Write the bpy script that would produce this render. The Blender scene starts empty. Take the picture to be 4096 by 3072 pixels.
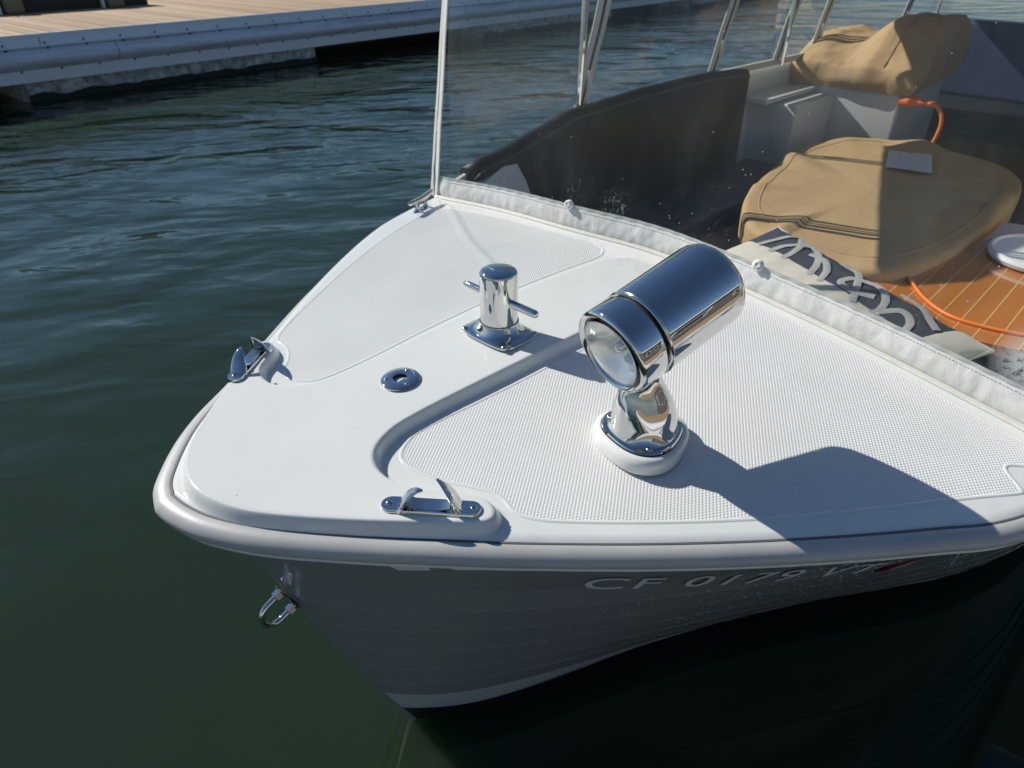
import bpy, bmesh, math, random
import numpy as np
from mathutils import Vector, Matrix, noise
random.seed(7)
rad = math.radians
S = bpy.context.scene
COL = S.collection
# ---------------------------------------------------------------- camera
cam = bpy.data.cameras.new('camera'); camo = bpy.data.objects.new('camera', cam); COL.objects.link(camo)
camo.location = (-.199, -.989, 1.785)
camo.rotation_euler = (rad(90-32.5), 0, rad(-45))
cam.sensor_width = 36; cam.lens = 24.96; cam.clip_start = .02; cam.clip_end = 4000
cam.dof.use_dof = True; cam.dof.focus_distance = 1.2; cam.dof.aperture_fstop = 7
S.camera = camo
# ---------------------------------------------------------------- sky, sun, exposure
SUN_EL = rad(36); SUN_AZ = rad(-14.5)      # clockwise from +Y
w = bpy.data.worlds.new('World'); S.world = w; w.use_nodes = True
nt = w.node_tree; bg = nt.nodes['Background']
sky = nt.nodes.new('ShaderNodeTexSky'); sky.sky_type = 'NISHITA'; sky.sun_disc = False
sky.sun_elevation = SUN_EL; sky.sun_rotation = SUN_AZ
sky.air_density = 1.0; sky.dust_density = .1; sky.ozone_density = 5.0
nt.links.new(sky.outputs[0], bg.inputs[0]); bg.inputs[1].default_value = .078
sun = bpy.data.lights.new('sun', 'SUN'); suno = bpy.data.objects.new('sun', sun); COL.objects.link(suno)
sun.energy = 5.0; sun.angle = rad(.5); sun.color = (1, .965, .90)
sd = Vector((math.cos(SUN_EL)*math.sin(SUN_AZ), math.cos(SUN_EL)*math.cos(SUN_AZ), math.sin(SUN_EL)))
suno.rotation_euler = sd.to_track_quat('Z', 'Y').to_euler(); suno.location = (-3, 8, 8)
S.view_settings.view_transform = 'Standard'; S.view_settings.look = 'None'
S.view_settings.gamma = 1; S.view_settings.exposure = .06
try: S.view_settings.use_curve_mapping = False
except Exception: pass

# ---------------------------------------------------------------- materials
class N:
    """tiny node-graph writer"""
    def __init__(s, name):
        s.m = bpy.data.materials.new(name); s.m.use_nodes = True; s.t = s.m.node_tree
        s.p = s.t.nodes['Principled BSDF']; s.out = s.t.nodes['Material Output']
    def n(s, typ, **k):
        x = s.t.nodes.new('ShaderNode'+typ)
        for a, b in k.items():
            if a in ('i',):
                for q, v in b.items(): s.set(x.inputs[q], v)
            else: setattr(x, a, b)
        return x
    def set(s, sock, v):
        if isinstance(v, bpy.types.NodeSocket): s.t.links.new(v, sock)
        elif isinstance(v, bpy.types.Node): s.t.links.new(v.outputs[0], sock)
        else:
            if isinstance(v, (int, float)) and sock.type == 'RGBA': v = (v, v, v, 1)
            if isinstance(v, tuple) and len(v) == 3 and sock.type == 'RGBA': v = (*v, 1)
            sock.default_value = v
    def P(s, **k):
        for a, v in k.items(): s.set(s.p.inputs[a.replace('_', ' ')], v)
        return s
    def co(s, scale=(1, 1, 1), rot=(0, 0, 0), src='Object'):
        c = s.n('TexCoord'); m = s.n('Mapping', i={0: c.outputs[src], 'Scale': scale, 'Rotation': rot}); return m.outputs[0]
    def noise(s, scale, detail=3, rough=.5, vec=None, dist=0.0):
        return s.n('TexNoise', i={'Scale': scale, 'Detail': detail, 'Roughness': rough, 'Distortion': dist, **({'Vector': vec} if vec else {'Vector': s.co()})}).outputs[0]
    def ramp(s, fac, stops):
        r = s.n('ValToRGB', i={0: fac}); e = r.color_ramp.elements
        while len(e) < len(stops): e.new(.5)
        for k, (p, c) in enumerate(stops):
            e[k].position = p; e[k].color = (c, c, c, 1) if not isinstance(c, tuple) else (*c, 1)
        return r.outputs[0]
    def math(s, op, a, b=0.0, c=0.0):
        return s.n('Math', operation=op, i={0: a, 1: b, 2: c}).outputs[0]
    def mix(s, f, a, b):
        x = s.n('Mix', data_type='RGBA'); s.set(x.inputs[0], f); s.set(x.inputs[6], a); s.set(x.inputs[7], b); return x.outputs[2]
    def bump(s, h, strength=.3, dist=.001, nrm=None):
        b = s.n('Bump', i={'Height': h, 'Strength': strength, 'Distance': dist}); 
        if nrm: s.set(b.inputs['Normal'], nrm)
        return b.outputs[0]

def plain(name, col, rough=.5, metal=0, bump=None, **k):
    g = N(name); g.P(Base_Color=col, Roughness=rough, Metallic=metal, **k)
    if bump: g.P(Normal=g.bump(g.noise(bump[0], 4), bump[1], bump[2]))
    return g.m
M = {}
g = N('gelcoat'); nz = g.noise(5, 4); vo = g.n('TexVoronoi', i={'Vector': g.co(), 'Scale': 34.0}); vc = g.n('SeparateColor', i={0: vo.outputs['Color']})
spk_ = g.math('MULTIPLY', g.math('LESS_THAN', vo.outputs['Distance'], .045), g.math('GREATER_THAN', vc.outputs[0], .955))
gr_ = g.ramp(g.noise(11, 7, .7), [(.52, 0), (.80, .35)])
g.P(Base_Color=g.mix(g.math('MULTIPLY', spk_, .75), g.mix(gr_, g.mix(nz, (.665, .68, .645), (.70, .71, .675)), (.56, .56, .51)), (.12, .11, .09)), Roughness=g.ramp(g.noise(14, 5), [(.3, .07), (.8, .15)]), Coat_Weight=.12, Coat_Roughness=.05,
    Normal=g.bump(g.noise(3, 2), .05, .01)); M['gel'] = g.m
g = N('nonskid'); g.P(Base_Color=g.mix(g.ramp(g.noise(7, 5), [(.35, 0), (.75, 1)]), (.65, .66, .63), (.71, .715, .685)), Roughness=.42); M['skid'] = g.m
g = N('rail_vinyl'); n1 = g.noise(140, 3); n2 = g.noise(9, 4)
g.P(Base_Color=g.mix(g.ramp(n2, [(.35, 0), (.7, 1)]), (.39, .395, .375), (.46, .46, .435)), Roughness=.42, Normal=g.bump(n1, .25, .0006)); M['rail'] = g.m
def chrome(name, base, rough):
    g = N(name); sc = g.noise(60, 5, .6, g.co((1, 1, 12)))
    g.P(Base_Color=base, Metallic=1, Roughness=g.ramp(sc, [(.45, rough), (.8, rough+.07)]), Normal=g.bump(g.noise(18, 2), .06, .002)); return g.m
M['chrome'] = chrome('polished_steel', (.63, .625, .615), .03)
M['chrome2'] = chrome('cast_steel', (.60, .595, .58), .12)
M['black'] = plain('black_rubber', (.012, .012, .012), .5)
# hull paint with dried droplets
g = N('hull_paint'); c = g.co(); v = g.n('TexVoronoi', feature='F1', i={'Vector': c, 'Scale': 95.0, 'Randomness': 1.0})
sep = g.n('SeparateXYZ', i={0: c})
rnd = g.n('SeparateColor', i={0: v.outputs['Color']})
band = g.math('MULTIPLY', g.ramp(sep.outputs['Z'], [(.12, 0), (.42, .8), (.74, 1), (.84, .25)]), g.ramp(sep.outputs['X'], [(.15, .04), (.5, .45), (1.0, 1)]))
thr = g.math('MULTIPLY', g.math('MULTIPLY', band, .55), g.ramp(g.noise(3.2, 4, .6, c), [(.36, 0), (.62, 1)]))
dot = g.math('MULTIPLY', g.math('LESS_THAN', v.outputs['Distance'], g.math('MULTIPLY', rnd.outputs[0], thr)), g.math('GREATER_THAN', rnd.outputs[1], .35))
g.P(Base_Color=g.mix(g.math('MULTIPLY', dot, .8), (.22, .226, .230), (.55, .57, .59)), Roughness=g.mix(dot, .13, .4), Coat_Weight=.2); M['hull'] = g.m
M['stripe'] = plain('stripe_paint', (.44, .46, .48), .25)
M['under'] = plain('antifouling', (.006, .007, .008), .45)
# canvas vinyl
g = N('white_canvas'); n1 = g.noise(22, 4, .6, g.co((1, 1, .6)), .8); n2 = g.noise(900, 1)
n3 = g.noise(7, 5, .6)
g.P(Base_Color=g.mix(g.ramp(n3, [(.42, 0), (.72, 1)]), (.67, .665, .635), (.53, .525, .48)), Roughness=.55,
    Normal=g.bump(n2, .15, .0003, g.bump(n1, .30, .008))); M['canvas'] = g.m
M['cream'] = plain('cream_webbing', (.60, .58, .50), .6, bump=(300, .3, .0005))
M['thread'] = plain('thread', (.62, .60, .55), .7)
g = N('tan_canvas'); n1 = g.noise(9, 5, .6); n2 = g.noise(700, 1); n3 = g.noise(7, 4, .55, g.co((1, 1.6, 1)), 1.2)
g.P(Base_Color=g.mix(n1, (.43, .28, .130), (.50, .33, .165)), Roughness=.85, Normal=g.bump(n2, .12, .0005, g.bump(n3, .14, .03))); M['tan'] = g.m
g = N('navy_vinyl'); g.P(Base_Color=g.mix(g.noise(4, 3), (.009, .010, .014), (.014, .015, .021)), Roughness=.5, Specular_IOR_Level=.25, Normal=g.bump(g.noise(420, 2), .2, .0006, g.bump(g.noise(6, 2), .2, .01))); M['navy'] = g.m
g = N('seat_vinyl'); g.P(Base_Color=g.mix(g.noise(4, 3), (.034, .042, .085), (.046, .054, .105)), Roughness=.36, Normal=g.bump(g.noise(6, 3), .3, .01)); M['seat'] = g.m
M['liner'] = plain('liner_gelcoat', (.60, .62, .61), .35, bump=(200, .1, .0008))
M['sole'] = plain('cabin_sole', (.10, .075, .055), .5, bump=(60, .3, .002))
M['white'] = plain('white_plastic', (.72, .72, .71), .3)
M['orange'] = plain('orange_rubber', (.85, .20, .02), .45)
M['paper'] = plain('paper', (.70, .73, .78), .6)
M['creamcloth'] = plain('cream_cotton', (.60, .56, .46), .85, bump=(25, .4, .006))
g = N('navy_cotton'); g.P(Base_Color=(.038, .044, .062), Roughness=.85, Normal=g.bump(g.noise(30, 3), .3, .004)); M['navycloth'] = g.m
g = N('rope_print'); wv = g.n('TexWave', wave_type='BANDS', bands_direction='X', i={'Scale': 13.0, 'Distortion': 0.0, 'Vector': g.co((1, 1, 1), (0, 0, 0), 'UV')})
g.P(Base_Color=g.mix(g.ramp(wv.outputs[0], [(.25, 0), (.5, 1)]), (.10, .10, .12), (.62, .59, .52)), Roughness=.85); M['rope'] = g.m
g = N('varnished_teak'); n1 = g.noise(30, 5, .6, g.co((.12, 1, 1)))
g.P(Base_Color=g.mix(n1, (.40, .125, .018), (.56, .20, .038)), Roughness=.14, Coat_Weight=.7, Coat_Roughness=.06); M['teak'] = g.m
M['holly'] = plain('holly_strip', (.62, .36, .13), .25)
# clear vinyl window
def vinyl(name, haze):
    g = N(name); t = g.t; t.nodes.remove(g.p)
    c = g.co(); tr = g.n('BsdfTransparent', i={0: (.90, .915, .91)})
    gl = g.n('BsdfGlossy', i={'Color': (1, 1, 1), 'Roughness': .045})
    nb = g.bump(g.noise(7, 3, .5, c), .35, .006); g.set(gl.inputs['Normal'], nb)
    lw = g.n('LayerWeight', i={0: .5}); fr5 = g.math('POWER', lw.outputs['Facing'], 4.2); df = g.n('BsdfDiffuse', i={0: (.75, .78, .78)})
    sm = g.ramp(g.noise(4, 6, .7, g.co((1, 2.0, .6), (0, 0, .5))), [(.45, 0), (.8, 1)])
    scr = g.ramp(g.noise(60, 6, .7, g.co((1, .12, 1), (.4, .6, .3))), [(.62, 0), (.8, 1)])
    v = g.n('TexVoronoi', i={'Vector': c, 'Scale': 42.0}); rc = g.n('SeparateColor', i={0: v.outputs['Color']})
    spk = g.math('MULTIPLY', g.math('LESS_THAN', v.outputs['Distance'], .055), g.math('GREATER_THAN', rc.outputs[0], .60))
    v2 = g.n('TexVoronoi', i={'Vector': g.co((1, 1, .45)), 'Scale': 6.0}); rc2 = g.n('SeparateColor', i={0: v2.outputs['Color']})
    smr = g.math('MULTIPLY', g.ramp(v2.outputs['Distance'], [(.05, 1), (.28, 0)]), g.math('MULTIPLY', g.math('GREATER_THAN', rc2.outputs[1], .86), g.ramp(g.noise(70, 6, .8, c), [(.5, 0), (.62, 1)])))
    h = g.math('ADD', g.math('MULTIPLY', sm, haze*5.0), haze)
    def dirt(p, r, thr, k):
        sub = g.n('VectorMath', operation='SUBTRACT', i={0: c, 1: p}); ln = g.n('VectorMath', operation='LENGTH', i={0: sub.outputs[0]})
        return g.math('MULTIPLY', g.math('MULTIPLY', g.ramp(g.math('DIVIDE', ln.outputs['Value'], r), [(.35, 1), (1, 0)]), g.ramp(g.noise(85, 7, .8, c), [(thr, 0), (thr+.10, 1)])), k)
    h = g.math('ADD', h, dirt((1.185, -.885, 1.155), .075, .38, .55)); h = g.math('ADD', h, dirt((1.27, .10, 1.185), .05, .52, .30))
    h = g.math('ADD', h, dirt((1.24, .22, 1.20), .07, .56, .22)); h = g.math('ADD', h, dirt((1.24, -.20, 1.19), .05, .56, .25)); h = g.math('ADD', h, dirt((1.27, .72, 1.20), .09, .58, .15))
    h = g.math('ADD', h, g.math('MULTIPLY', scr, haze*4)); h = g.math('ADD', h, g.math('MULTIPLY', spk, .55)); h = g.math('ADD', h, g.math('MULTIPLY', smr, .22))
    m1 = g.n('MixShader', i={0: g.math('ADD', g.math('MULTIPLY', fr5, 1.0), .027), 1: tr.outputs[0], 2: gl.outputs[0]})
    m2 = g.n('MixShader', i={0: h, 1: m1.outputs[0], 2: df.outputs[0]})
    t.links.new(m2.outputs[0], g.out.inputs[0]); return g.m
M['vinyl'] = vinyl('clear_vinyl', .0065); M['vinyl2'] = vinyl('side_vinyl', .010)
g = N('lens_glass'); g.P(Base_Color=(1, 1, 1), Roughness=.02, IOR=1.45, Transmission_Weight=1.0); M['glass'] = g.m
M['reflector'] = plain('lamp_reflector', (.85, .86, .84), .32, .85, bump=(22, .35, .010))
# dock
g = N('dock_wood'); oi = g.n('ObjectInfo'); n1 = g.noise(7, 6, .65, g.co((6, .5, 3)), .4)
g.P(Base_Color=g.mix(g.math('ADD', g.math('MULTIPLY', oi.outputs['Random'], .5), g.ramp(n1, [(.3, 0), (.7, .7)])), (.26, .16, .085), (.56, .40, .24)), Roughness=.8, Normal=g.bump(n1, .6, .008)); M['wood'] = g.m
M['fascia'] = plain('dock_fascia', (.70, .72, .73), .5, bump=(12, .15, .006))
g = N('dock_fender'); n1 = g.noise(4, 5, .6, g.co((.3, 1, 4)))
g.P(Base_Color=g.mix(g.ramp(n1, [(.45, 0), (.7, 1)]), (.66, .68, .74), (.45, .44, .46)), Roughness=.5); M['fender'] = g.m
g = N('float_concrete'); n1 = g.noise(9, 7, .7); 
g.P(Base_Color=g.mix(g.ramp(n1, [(.35, 0), (.65, 1)]), (.16, .165, .15), (.62, .62, .58)), Roughness=.9, Normal=g.bump(n1, .8, .02)); M['concrete'] = g.m
M['weed'] = plain('weed_growth', (.012, .014, .009), .7, bump=(30, 1, .02))
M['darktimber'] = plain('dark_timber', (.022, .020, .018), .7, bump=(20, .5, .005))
M['olive'] = plain('weathered_post', (.20, .185, .11), .8, bump=(30, .5, .006))
M['red'] = plain('red_decal', (.30, .010, .012), .35)
M['decal'] = plain('silver_decal', (.62, .64, .65), .4)

# ---------------------------------------------------------------- mesh helpers
def me(name, verts, faces, mat, parent=None, smooth=35, label=None, kind=None, uv=None):
    m = bpy.data.meshes.new(name)
    m.from_pydata([tuple(map(float, v)) for v in verts], [], [tuple(f) for f in faces])
    bm = bmesh.new(); bm.from_mesh(m)
    bmesh.ops.recalc_face_normals(bm, faces=bm.faces); bm.to_mesh(m); bm.free()
    m.update()
    if smooth:
        m.shade_smooth()
        if smooth < 180: m.set_sharp_from_angle(angle=rad(smooth))
    for x in (mat if isinstance(mat, list) else [mat]): m.materials.append(x)
    return link(name, m, parent, label, kind)
def link(name, m, parent=None, label=None, kind=None):
    o = bpy.data.objects.new(name, m); COL.objects.link(o)
    if parent: o.parent = parent
    if label: o['label'] = label
    if kind: o['kind'] = kind
    return o
def tag(o, label=None, cat=None, group=None, kind=None):
    for k, v in (('label', label), ('category', cat), ('group', group), ('kind', kind)):
        if v: o[k] = v
    return o
def empty(name, loc=(0, 0, 0)):
    o = bpy.data.objects.new(name, None); COL.objects.link(o); o.location = loc; o.empty_display_size = .1; return o
def copy_tree(o, parent=None):
    c = o.copy(); COL.objects.link(c); c.parent = parent
    for ch in list(o.children): copy_tree(ch, c)
    return c
def box(x0, x1, y0, y1, z0, z1, off=0):
    v = [(x, y, z) for z in (z0, z1) for (x, y) in ((x0, y0), (x1, y0), (x1, y1), (x0, y1))]
    f = [(0, 3, 2, 1), (4, 5, 6, 7), (0, 1, 5, 4), (1, 2, 6, 5), (2, 3, 7, 6), (3, 0, 4, 7)]
    return v, [tuple(i+off for i in q) for q in f]
def bevelled(name, verts, faces, mat, parent, w=.004, seg=2, **k):
    o = me(name, verts, faces, mat, parent, **k)
    bm = bmesh.new(); bm.from_mesh(o.data)
    bmesh.ops.bevel(bm, geom=[e for e in bm.edges if len(e.link_faces) == 2 and e.calc_face_angle(0) > .5], offset=w, segments=seg, profile=.6, affect='EDGES', clamp_overlap=True)
    bm.to_mesh(o.data); bm.free(); o.data.shade_smooth(); o.data.set_sharp_from_angle(angle=rad(40)); return o
def lathe(prof, n=40, mtx=None, cap=True):
    """prof [(r,z)] about z"""
    v = []; f = []
    for r, z in prof:
        for k in range(n):
            a = 2*math.pi*k/n; v.append(Vector((r*math.cos(a), r*math.sin(a), z)))
    for i in range(len(prof)-1):
        for k in range(n):
            a = i*n+k; b = i*n+(k+1) % n; f.append((a, b, b+n, a+n))
    if cap:
        f.append(tuple(range(n-1, -1, -1))); f.append(tuple(range((len(prof)-1)*n, len(prof)*n)))
    if mtx: v = [mtx @ p for p in v]
    return v, f
def tube(path, r, n=10, cap=True, closed=False, prof=None):
    """r number or list; prof optional [(a,b)] cross-section multiplied by r"""
    P = [Vector(p) for p in path]; L = len(P); v = []; f = []
    prof = prof or [(math.cos(2*math.pi*k/n), math.sin(2*math.pi*k/n)) for k in range(n)]; n = len(prof)
    prev = None
    for i, p in enumerate(P):
        t = (P[(i+1) % L]-P[i-1]) if closed else (P[min(i+1, L-1)]-P[max(i-1, 0)])
        t.normalize()
        up = Vector((0, 0, 1)) if abs(t.z) < .9 else Vector((1, 0, 0))
        a = t.cross(up).normalized()
        if prev is not None and a.dot(prev) < 0 and abs(t.z) > .5: a = -a
        prev = a; b = a.cross(t).normalized()
        rr = r[i] if isinstance(r, (list, tuple)) else r
        for (x, y) in prof: v.append(p+a*x*rr+b*y*rr)
    for i in range(L if closed else L-1):
        for k in range(n):
            q = i*n+k; w_ = i*n+(k+1) % n; f.append((q, w_, (w_+n) % (L*n), (q+n) % (L*n)))
    if cap and not closed: f.append(tuple(range(n-1, -1, -1))); f.append(tuple(range((L-1)*n, L*n)))
    return v, f
def merge(*parts):
    V = []; F = []
    for v, f in parts:
        o = len(V); V += list(v); F += [tuple(i+o for i in q) for q in f]
    return V, F
def grid(fn, nu, nv):
    v = [fn(i/nu, j/nv) for i in range(nu+1) for j in range(nv+1)]
    f = [(i*(nv+1)+j, (i+1)*(nv+1)+j, (i+1)*(nv+1)+j+1, i*(nv+1)+j+1) for i in range(nu) for j in range(nv)]
    return v, f
def xf(vf, m): return [m @ Vector(p) for p in vf[0]], vf[1]
def catmull(pts, sub=8, closed=False):
    P = [np.array(p, float) for p in pts]; n = len(P); out = []
    rng = range(n if closed else n-1)
    for i in rng:
        p0 = P[(i-1) % n] if closed or i > 0 else 2*P[0]-P[1]
        p1 = P[i]; p2 = P[(i+1) % n]; p3 = P[(i+2) % n] if closed or i+2 < n else 2*P[-1]-P[-2]
        for k in range(sub):
            t = k/sub; out.append(.5*((2*p1)+(-p0+p2)*t+(2*p0-5*p1+4*p2-p3)*t*t+(-p0+3*p1-3*p2+p3)*t**3))
    if not closed: out.append(P[-1])
    return np.array(out)
def it(tab):
    xs, ys = zip(*tab); return lambda x: np.interp(x, xs, ys)
def sdist(px, py, poly):
    """signed distance to closed polygon, + inside"""
    d2 = np.full(px.shape, 1e9); ins = np.zeros(px.shape, bool); n = len(poly)
    for i in range(n):
        ax, ay = poly[i]; bx, by = poly[(i+1) % n]; ex, ey = bx-ax, by-ay
        t = np.clip(((px-ax)*ex+(py-ay)*ey)/(ex*ex+ey*ey+1e-12), 0, 1)
        d2 = np.minimum(d2, (px-ax-t*ex)**2+(py-ay-t*ey)**2)
        c = ((ay > py) != (by > py)) & (px < (bx-ax)*(py-ay)/((by-ay) if by != ay else 1e-9)+ax)
        ins ^= c
    d = np.sqrt(d2); return np.where(ins, d, -d)
def ldist(px, py, line):
    d2 = np.full(px.shape, 1e9)
    for i in range(len(line)-1):
        ax, ay = line[i]; bx, by = line[i+1]; ex, ey = bx-ax, by-ay
        t = np.clip(((px-ax)*ex+(py-ay)*ey)/(ex*ex+ey*ey+1e-12), 0, 1)
        d2 = np.minimum(d2, (px-ax-t*ex)**2+(py-ay-t*ey)**2)
    return np.sqrt(d2)
def chaikin(p, k=2):
    p = np.array(p, float)
    for _ in range(k):
        q = np.roll(p, -1, 0); p = np.stack([.75*p+.25*q, .25*p+.75*q], 1).reshape(-1, 2)
    return p

def clip(poly, a, b, c):
    out = []
    for i in range(len(poly)):
        p, q = poly[i], poly[(i+1) % len(poly)]; dp = a*p[0]+b*p[1]-c; dq = a*q[0]+b*q[1]-c
        if dp >= 0: out.append(p)
        if dp*dq < 0: t = dp/(dp-dq); out.append((p[0]+(q[0]-p[0])*t, p[1]+(q[1]-p[1])*t))
    return out
def slab(poly, z0, z1):
    n = len(poly); V = [(p[0], p[1], z0) for p in poly]+[(p[0], p[1], z1) for p in poly]
    return V, [tuple(range(n-1, -1, -1)), tuple(range(n, 2*n))]+[(i, (i+1) % n, n+(i+1) % n, n+i) for i in range(n)]
# ================================================================= WATER
def water():
    g = N('water'); c = g.co((1, 1, 1), (0, 0, rad(-38)))
    sep = g.n('SeparateXYZ', i={0: g.co()})
    # distance from the sheltered bow: ripples grow outwards
    px = g.math('SUBTRACT', sep.outputs[0], .6); py = g.math('SUBTRACT', sep.outputs[1], -1.3)
    d = g.math('SQRT', g.math('ADD', g.math('MULTIPLY', px, px), g.math('MULTIPLY', py, py)))
    amp = g.ramp(g.math('DIVIDE', d, 10.0), [(.12, .05), (.24, .22), (.40, .75), (.8, 1.0)])
    sx, sy = sep.outputs[0], sep.outputs[1]
    def dirn(a, k): return g.math('MULTIPLY', g.math('ADD', g.math('MULTIPLY', sx, math.cos(a)), g.math('MULTIPLY', sy, math.sin(a))), k)
    def tex(a, ku, kv, scale, det, dist):
        cb = g.n('CombineXYZ', i={0: dirn(a, ku), 1: dirn(a+math.pi/2, kv), 2: 0.0})
        return g.n('TexNoise', i={'Vector': cb.outputs[0], 'Scale': scale, 'Detail': det, 'Roughness': .48, 'Distortion': dist}).outputs[0]
    big = tex(rad(-30), .5, 1.0, 1.5, 2.5, .35)
    med = tex(rad(-38), .5, 1.0, 4.2, 2.5, .5)
    sml = tex(rad(-20), .5, 1.0, 15.0, 2.0, .3)
    h = g.math('ADD', g.math('ADD', g.math('MULTIPLY', big, .075), g.math('MULTIPLY', med, .024)), g.math('MULTIPLY', sml, .0020))
    patch_ = g.ramp(tex(rad(-35), .6, 1.0, .55, 3, .6), [(.34, .35), (.62, 1.25)])
    h = g.math('MULTIPLY', g.math('MULTIPLY', h, amp), patch_)
    tint = g.ramp(g.noise(.35, 2), [(.3, 0), (.7, 1)])
    g.P(Base_Color=g.mix(tint, (.0150, .0300, .0135), (.0175, .0345, .019)), Roughness=.03, IOR=1.333, Subsurface_Weight=1.0, Subsurface_Radius=(.35, .9, .3), Subsurface_Scale=.9, Normal=g.bump(h, 1.0, 1.0))
    v, f = [], []
    xs = [-1500, -200, -40, -8, -3]+[i*.5 for i in range(-5, 17)]+[12, 30, 150, 1500]
    for x in xs:
        for y in xs: v.append((x, y, 0))
    n = len(xs)
    for i in range(n-1):
        for j in range(n-1): f.append((i*n+j, (i+1)*n+j, (i+1)*n+j+1, i*n+j+1))
    o = me('water', v, f, g.m); tag(o, kind='structure'); o['label'] = 'dark green harbour water with blue ripples'
water()

# ================================================================= BOAT
boat = empty('motorboat', (0, 0, 0))
tag(boat, 'white decked small motorboat with dark grey hull and chrome searchlight, bow towards the camera', 'boat')
OUT_S = catmull([(.022, -.005), (.040, .040), (.101, .117), (.165, .175), (.258, .240), (.390, .343), (.607, .503), (.873, .668), (1.108, .768), (1.5, .890), (2, .99), (3, 1.06), (5, 1.0), (6.2, .85)], 10)
OUT_P = catmull([(.022, -.005), (.028, -.047), (.047, -.104), (.095, -.185), (.181, -.293), (.269, -.394), (.342, -.475), (.477, -.612), (.626, -.748), (.79, -.882), (.921, -.972), (1.2, -1.07), (1.6, -1.14), (2.2, -1.17), (3, -1.17), (5, -1.05), (6.2, -.85)], 10)
def hw(s): return .98*np.minimum(1, np.maximum(s, .001)/.95)**.6
def zbase(s, y):
    s = np.asarray(s, float); y = np.asarray(y, float)
    t = np.clip(s/1.2, 0, 1); c = t*t*(3-2*t)
    return 1.035+.06*c*np.maximum(0, 1-(y/hw(s))**2)
PLAT = chaikin([(.060, .034), (.042, -.026), (.049, -.086), (.069, -.141), (.115, -.206), (.2, -.307), (.3, -.413), (.325, -.430), (.346, -.420), (.356, -.388), (.336, -.346), (.301, -.298), (.279, -.263), (.276, -.215), (.295, -.178), (.329, -.157), (.382, -.145), (.592, -.166), (.802, -.191), (1.082, -.223), (1.33, -.25), (1.34, -.05), (1.24, -.02), (1.181, -.007), (.803, .051), (.471, .067), (.367, .068), (.317, .094), (.288, .127), (.283, .165), (.296, .204), (.335, .229), (.359, .253), (.367, .29), (.345, .312), (.305, .275), (.235, .212), (.16, .148), (.1, .09)], 2)
SKID_P = chaikin([(.348, -.178), (.396, -.163), (.579, -.19), (.813, -.212), (1.19, -.268), (1.185, -.461), (1.158, -.686), (1.130, -.835), (1.118, -.92), (1.10, -.99), (1.085, -.985), (1.042, -.929), (1.017, -.912), (.982, -.952), (.972, -.957), (.902, -.902), (.732, -.781), (.579, -.656), (.444, -.525), (.366, -.436), (.386, -.38), (.364, -.334), (.336, -.281), (.321, -.206)], 1)
SKID_S = chaikin([(1.215, .03), (1.2, .263), (1.185, .565), (1.145, .68), (1.019, .648), (.793, .56), (.556, .43), (.385, .324), (.392, .279), (.370, .225), (.328, .189), (.330, .13), (.382, .094), (.688, .094), (.98, .066)], 1)
CREASE = catmull([(1.185, .679), (1.127, .577), (1.017, .399), (.938, .226), (.903, .154)], 6)
def zdeck(s, y, edge=None):
    s = np.asarray(s, float); y = np.asarray(y, float); sh = s.shape
    sf, yf = s.ravel(), y.ravel()
    z = zbase(sf, yf)
    t = np.clip((sdist(sf, yf, PLAT)+.007)/.014, 0, 1); z = z+.021*t*t*(3-2*t)*np.clip((1.20-sf)/.10, 0, 1)
    d = ldist(sf, yf, CREASE); z = z+.0030*np.exp(-(d/.012)**2)
    return z.reshape(sh)
FOOT = catmull([(1.246, .800), (1.243, .73), (1.25, .512), (1.248, .227), (1.268, -.037), (1.24, -.309), (1.208, -.575), (1.180, -.781), (1.165, -.91), (1.150, -1.0)], 8)

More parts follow.
